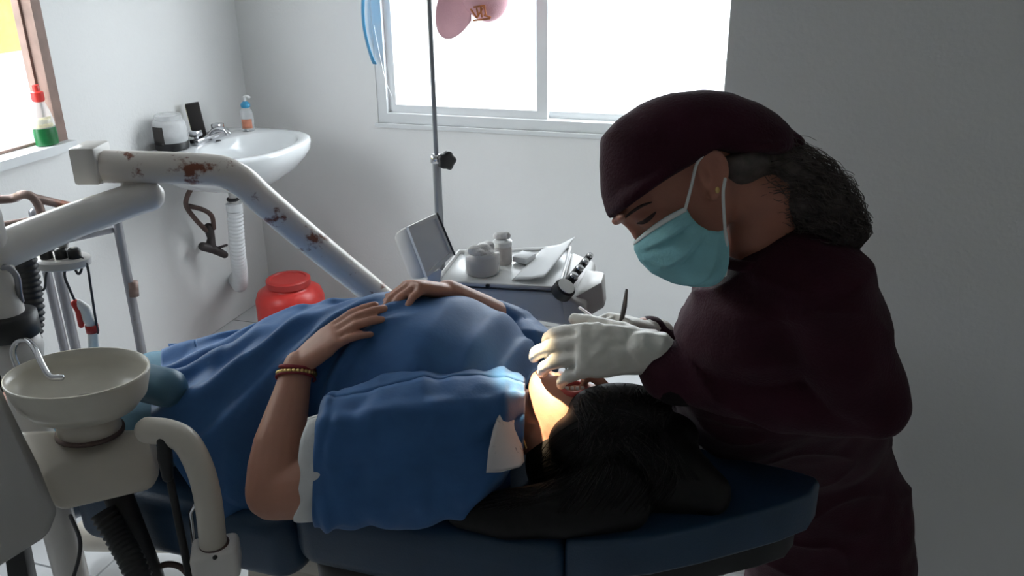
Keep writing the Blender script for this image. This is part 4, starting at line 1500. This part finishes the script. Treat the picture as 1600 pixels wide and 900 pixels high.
bc_ = onsink(312, -2.390)
bxo = thing('black_carton', 'small black box leaning behind the tap', 'box', bc_)
RC = Matrix.Rotation(YAW+0.3, 3, 'Z') @ Matrix.Rotation(-0.10, 3, 'Y')
B().box(bc_ + V((0, 0, 0.076)), 0.056, 0.030, 0.150, RC).build('carton', 'black_box', bxo, bevel=0.003)
B().box(bc_ + V((0, 0, 0.076)) + RC @ V((-0.0285, 0, 0)), 0.003, 0.026, 0.140, RC).build('side_label', 'pale_label', bxo, bevel=0.001)
sc = onsink(391, -2.27)
sp_ = thing('soap_bottle', 'clear soap pump bottle with blue collar and orange label', 'bottle', sc)
B().lathe(sc, [(0.026, 0.0), (0.029, 0.004), (0.029, 0.075), (0.024, 0.095), (0.012, 0.105)], 22).build('bottle', 'clear', sp_)
B().lathe(sc, [(0.010, 0.100), (0.020, 0.104), (0.021, 0.118), (0.014, 0.126), (0.008, 0.130)], 20).build('collar', 'blue_plastic', sp_)
B().tube([sc + V((0, 0, 0.128)), sc + V((0, 0, 0.150)), sc + V((0.014, -0.004, 0.154)), sc + V((0.030, -0.008, 0.150))], 0.0055, 10).build('pump', 'white_plastic', sp_)
B().grid(lambda u, v: sc + V((math.cos(lerp(-2.2, -0.6, u)+YAW)*0.0298, math.sin(lerp(-2.2, -0.6, u)+YAW)*0.0298, lerp(0.015, 0.055, v))), 8, 3).build('label_patch', 'orange', sp_, solid=0.0008)
# plumbing under the sink
pl = thing('water_supply', 'brown corroded supply pipes and stop valve under the sink', 'pipe', (XL, 3.05, 0.45))
XV = XL+0.05
B().tube(smoothpath([atx(303, 288, XV+0.10), atx(293, 306, XV+0.08), atx(291, 322, XV+0.05), atx(305, 342, XV+0.04), atx(322, 360, XV+0.03)], 5), 0.0105, 10).build('supply_pipe', 'pipe_brown', pl)
B().tube(smoothpath([atx(296, 322, XV+0.05), atx(318, 328, XV+0.06), atx(331, 338, XV+0.06), atx(334, 356, XV+0.05)], 5), 0.0105, 10).build('supply_pipe', 'pipe_brown', pl)
B().tube([atx(326, 356, XV+0.03), atx(330, 372, XV+0.03), atx(329, 386, XV+0.03)], [0.022, 0.017, 0.024], 12).build('stop_valve', 'valve', pl)
B().tube([atx(317, 385, XV+0.02), atx(335, 390, XV+0.04), atx(351, 398, XV+0.06)], [0.020, 0.020, 0.016], 12).build('valve_body', 'valve', pl)
B().tube([atx(338, 388, XV+0.05), atx(354, 383, XV+0.08)], [0.006, 0.006], 8).build('valve_lever', 'valve', pl)
B().tube([atx(329, 386, XV+0.03), V((XL-0.01, atx(329, 386, XV).y, atx(329, 386, XV).z))], 0.014, 10).build('wall_stub', 'pipe_brown', pl)
dn = thing('drain_hose', 'white flexible corrugated drain hose hanging under the sink', 'hose', (XL+0.2, 3.25, 0.30))
XD = XL+0.27
corrugated([atx(367, 330, XD), atx(369, 360, XD-0.01), atx(372, 400, XD-0.03), atx(375, 425, XD-0.06), atx(375, 445, XD-0.12), atx(368, 436, XD-0.25), atx(362, 430, XL+0.0)], 0.034, 0.017, 16, 0.13).build('hose', 'drain_white', dn)
B().lathe(atx(366, 322, XD), [(0.028, -0.022), (0.034, -0.020), (0.034, 0.012), (0.028, 0.014)], 20).build('hose_nut', 'drain_white', dn, auto=40)
B().tube([atx(366, 322, XD), V((atx(366, 322, XD).x, atx(366, 322, XD).y, zr-0.14))], 0.018, 14).build('tail_pipe', 'grey_plastic', dn)
B().lathe(atx(364, 311, XD), [(0.024, -0.006), (0.026, -0.004), (0.026, 0.004), (0.024, 0.006)], 18).build('seal_ring', 'black', dn)

# bottle on the left sill
bs = atx(79, 226, XL-0.03)
bs = V((XL+0.008, 2.378, W2[2]+0.0075))
bt = thing('dish_soap_bottle', 'green dish soap bottle with red cap on the brown window sill', 'bottle', bs)
B().lathe(bs, [(0.034, 0.0), (0.042, 0.004), (0.044, 0.035), (0.042, 0.062)], 24, sx=0.75, sy=1.0).build('soap', 'green_soap', bt, auto=40)
B().lathe(bs, [(0.042, 0.062), (0.040, 0.085), (0.033, 0.115), (0.024, 0.140), (0.018, 0.152)], 24, sx=0.75, sy=1.0).build('bottle', 'clear', bt)
B().lathe(bs, [(0.017, 0.150), (0.021, 0.155), (0.021, 0.182), (0.012, 0.186), (0.011, 0.206), (0.0, 0.208)], 18).build('cap', 'red_plastic', bt, auto=40)
B().grid(lambda u, v: bs + V((math.cos(lerp(-1.9, 0.3, u))*0.0315*(1-0.13*v), math.sin(lerp(-1.9, 0.3, u))*0.0420*(1-0.13*v), lerp(0.065, 0.100, v))), 8, 3).build('label_patch', 'pale_label', bt, solid=0.001)

# ================================================================== RED BUCKET
bk = V((-1.62, 3.30, 0))
bk = atz(460, 520, 0.03)
bk = V((bk.x, min(bk.y, 3.40), 0))
rb = thing('red_container', 'red plastic waste container with screw lid in the corner', 'container', bk)
B().lathe(bk, [(0.130, 0.0), (0.148, 0.006), (0.150, 0.05), (0.146, 0.062), (0.152, 0.075), (0.152, 0.205), (0.140, 0.238), (0.108, 0.258), (0.092, 0.262), (0.092, 0.275)], 40).build('body', 'red_plastic', rb)
B().lathe(bk, [(0.092, 0.268), (0.098, 0.270), (0.098, 0.296), (0.092, 0.301), (0.080, 0.302), (0.076, 0.296), (0.0, 0.296)], 40).build('lid', 'red_lid', rb, auto=40)

# ================================================================== STEEL TROLLEY
tc_ = at(183, 348, 2.55)
tro = thing('steel_trolley', 'worn steel trolley with rusty tubular rail against the window wall', 'trolley', V((tc_.x-0.25, tc_.y, 0)))
ZT = tc_.z
cA = V((tc_.x, tc_.y, ZT))                        # visible far right corner post
ex = V((-0.985, -0.17, 0)).normalized()            # along the trolley
cB = at(85, 395, 2.42)
cB = V((cB.x, cB.y, ZT))
side = (cB-cA)
cC = cA + V((-0.34, 0.02, 0))
cD = cB + V((-0.34, 0.02, 0))
for p in (cA, cB, cC, cD):
    B().tube([V((p.x, p.y, 0.05)), V((p.x, p.y, 0.4)), V((p.x, p.y, ZT))], 0.0145, 12).build('leg', 'steel', tro)
    B().lathe((p.x, p.y, 0.025), [(0.022, -0.012), (0.025, -0.008), (0.025, 0.008), (0.022, 0.012)], 16, ax=(0, 1, 0)).build('caster', 'black', tro)
for zz in (ZT-0.012, 0.25):
    ts_ = B().hexa([V((p.x, p.y, zz-0.018)) for p in (cB, cA, cC, cD)], [V((p.x, p.y, zz)) for p in (cB, cA, cC, cD)])
    ts_.build('shelf', 'steel', tro, bevel=0.003)
rl = smoothpath([cB + V((-0.30, -0.25, 0.16)), at(0, 312, 2.45), at(35, 304, 2.45), at(52, 309, 2.46), at(62, 325, 2.47), at(66, 345, 2.47)], 5)
B().tube(rl, 0.013, 10).build('rail', 'rusty_steel', tro)
B().tube([at(52, 309, 2.46), at(90, 318, 2.52), at(128, 326, 2.60)], 0.013, 10).build('rail', 'rusty_steel', tro)
B().tube([at(0, 352, 2.40), at(60, 342, 2.46), at(110, 332, 2.56)], 0.010, 10).build('rail', 'rusty_steel', tro)
put(B().tube([at(207, 440, 2.55), at(209, 462, 2.55)], 0.0165, 12, ends=False).build('post_tape', 'rusty_steel', None), tro)
# instrument holder with hanging syringe and cables
hd_ = thing('instrument_holder', 'grey oval instrument holder with hanging cables below the tube arm', 'holder', at(96, 405, 1.62))
hc = at(97, 408, 1.62)
B().lathe(hc, [(0.050, -0.010), (0.056, -0.006), (0.056, 0.006), (0.050, 0.010)], 28, sy=0.7, rz=YAW).build('plate', 'grey_plastic', hd_, auto=40)
for dx in (-0.024, 0.006, 0.032):
    B().lathe(hc + RV*dx - FV*0.008, [(0.010, 0.004), (0.012, 0.008), (0.012, 0.026), (0.008, 0.030)], 14).build('socket', 'black', hd_)
B().tube([hc - RV*0.05, hc - RV*0.16 + V((0, 0, -0.005))], 0.010, 12).build('holder_arm', 'grey_plastic', hd_)
B().tube([at(97, 395, 1.63), at(99, 378, 1.62), at(100, 356, 1.585)], 0.010, 10).build('hanger', 'grey_plastic', hd_)
for pts in ([(78, 405), (72, 430), (70, 450), (62, 455)], [(118, 395), (135, 412), (142, 450), (148, 490), (153, 520)], [(105, 412), (101, 430), (108, 450), (118, 472)], [(112, 408), (122, 428), (128, 418), (122, 405)]):
    B().tube(smoothpath([at(x, y, 1.61) for x, y in pts], 5), 0.0026, 8).build('cable', 'cable', hd_)
sy = thing('air_syringe', 'white and red air water syringe hanging from a grey cable', 'syringe', at(143, 520, 1.61))
B().tube([at(118, 474, 1.61), at(124, 486, 1.61), at(127, 508, 1.61)], [0.009, 0.008, 0.006], 10).build('trigger', 'red_plastic', sy)
B().tube([at(122, 474, 1.612), at(133, 482, 1.612), at(139, 500, 1.612)], [0.009, 0.011, 0.011], 12).build('nozzle', 'white_plastic', sy)
B().tube([at(139, 498, 1.612), at(142, 506, 1.612)], 0.0105, 12).build('barrel', 'white_plastic', sy)
B().lathe(at(144, 513, 1.612), [(0.0125, -0.008), (0.0125, 0.008)], 16).build('red_band', 'red_lid', sy)
B().tube([at(145, 517, 1.612), at(146, 545, 1.612)], 0.0105, 12).build('handle', 'white_plastic', sy)

# ================================================================== HANGING THINGS BY THE WINDOW
YH = 3.50
cap = thing('hanging_cap', 'pink fabric cap with brown emblem hanging in front of the window', 'cap', aty(745, 10, YH))
cc = aty(757, -14, YH)
ucx = (aty(795, -4, YH)-cc)
hb = B()
xa = V((0.96, 0, 0.28)).normalized()
za_ = V((-0.28, 0, 0.96)).normalized()
R = []
for k in range(0, 9):
    q = -0.55 + (PI/2+0.55)*k/8
    rr = math.cos(q)
    R.append((cc + V((0, -1, 0))*0.0 + V((0, -0.075*math.sin(q)*1.0, 0)), xa*0.100*max(rr, 0.02), za_*0.122*max(rr, 0.02)))
hb.rings(R, 30)
hb.build('crown', 'pink_cloth', cap)


def brim_pt(u, v):
    a = lerp(-1.25, 1.25, u)
    base = aty(716, 12, YH-0.01)
    dirn = (aty(690, 62, YH-0.02)-base).normalized()
    sidev = V((dirn.z, 0, -dirn.x)).normalized()
    r = 0.150*v
    return base - dirn*0.05 + dirn*(r*math.cos(a)*1.25) + sidev*(0.085*math.sin(a)*(0.45+0.55*v)) + V((0, -0.035*math.sin(a)**2*v, 0))


B().grid(brim_pt, 18, 10).build('brim', 'pink_cloth', cap, solid=0.004)
emb = B()
for (a_, b_) in (((736, 15), (745, 28)), ((745, 28), (757, 9)), ((757, 9), (759, 24)), ((740, 32), (765, 29)), ((741, 11), (757, 9)), ((745, 14), (747, 24)), ((751, 12), (753, 26)), ((757, 24), (766, 27))):
    emb.tube([aty(a_[0], a_[1], YH-0.085), aty(b_[0], b_[1], YH-0.085)], 0.004, 6)
eo = emb.build('emblem', 'emblem', cap)
B().tube([cc + V((0, 0, 0.10)), V((cc.x, YH+0.02, 1.75)), V((cc.x, YB-0.002, 2.13))], 0.0025, 6).build('cord', 'white_plastic', cap)
YS = YB-0.03


def shield_pt(u, v):
    top, bot = aty(580, -70, YS), aty(583, 100, YS)
    mid = lerp(top, bot, v)
    bow = math.sin(PI*v)**0.8
    return mid + V((-0.050*bow*(1-0.55*u) + 0.018*u, -0.11*bow*math.sin(u*1.6)*0.6, 0))


sh_ = thing('face_shield', 'blue curved plastic face shield hanging beside the window', 'face shield', aty(575, 60, YS))
B().grid(shield_pt, 12, 24).build('visor', 'shield_blue', sh_, solid=0.003)
B().tube(smoothpath([aty(584, 40, YS+0.01), aty(592, 80, YS+0.01), aty(602, 125, YS+0.02), aty(612, 150, YS+0.022)], 4), 0.002, 6).build('strap', 'white_plastic', sh_)
tpv = aty(580, -70, YS)
B().tube([tpv + V((0, 0.02, 0.0)), tpv + V((0, 0.035, 0.01))], 0.004, 8).build('hook', 'steel', sh_)

# link everything that was built
for o in PENDING:
    COL.objects.link(o)
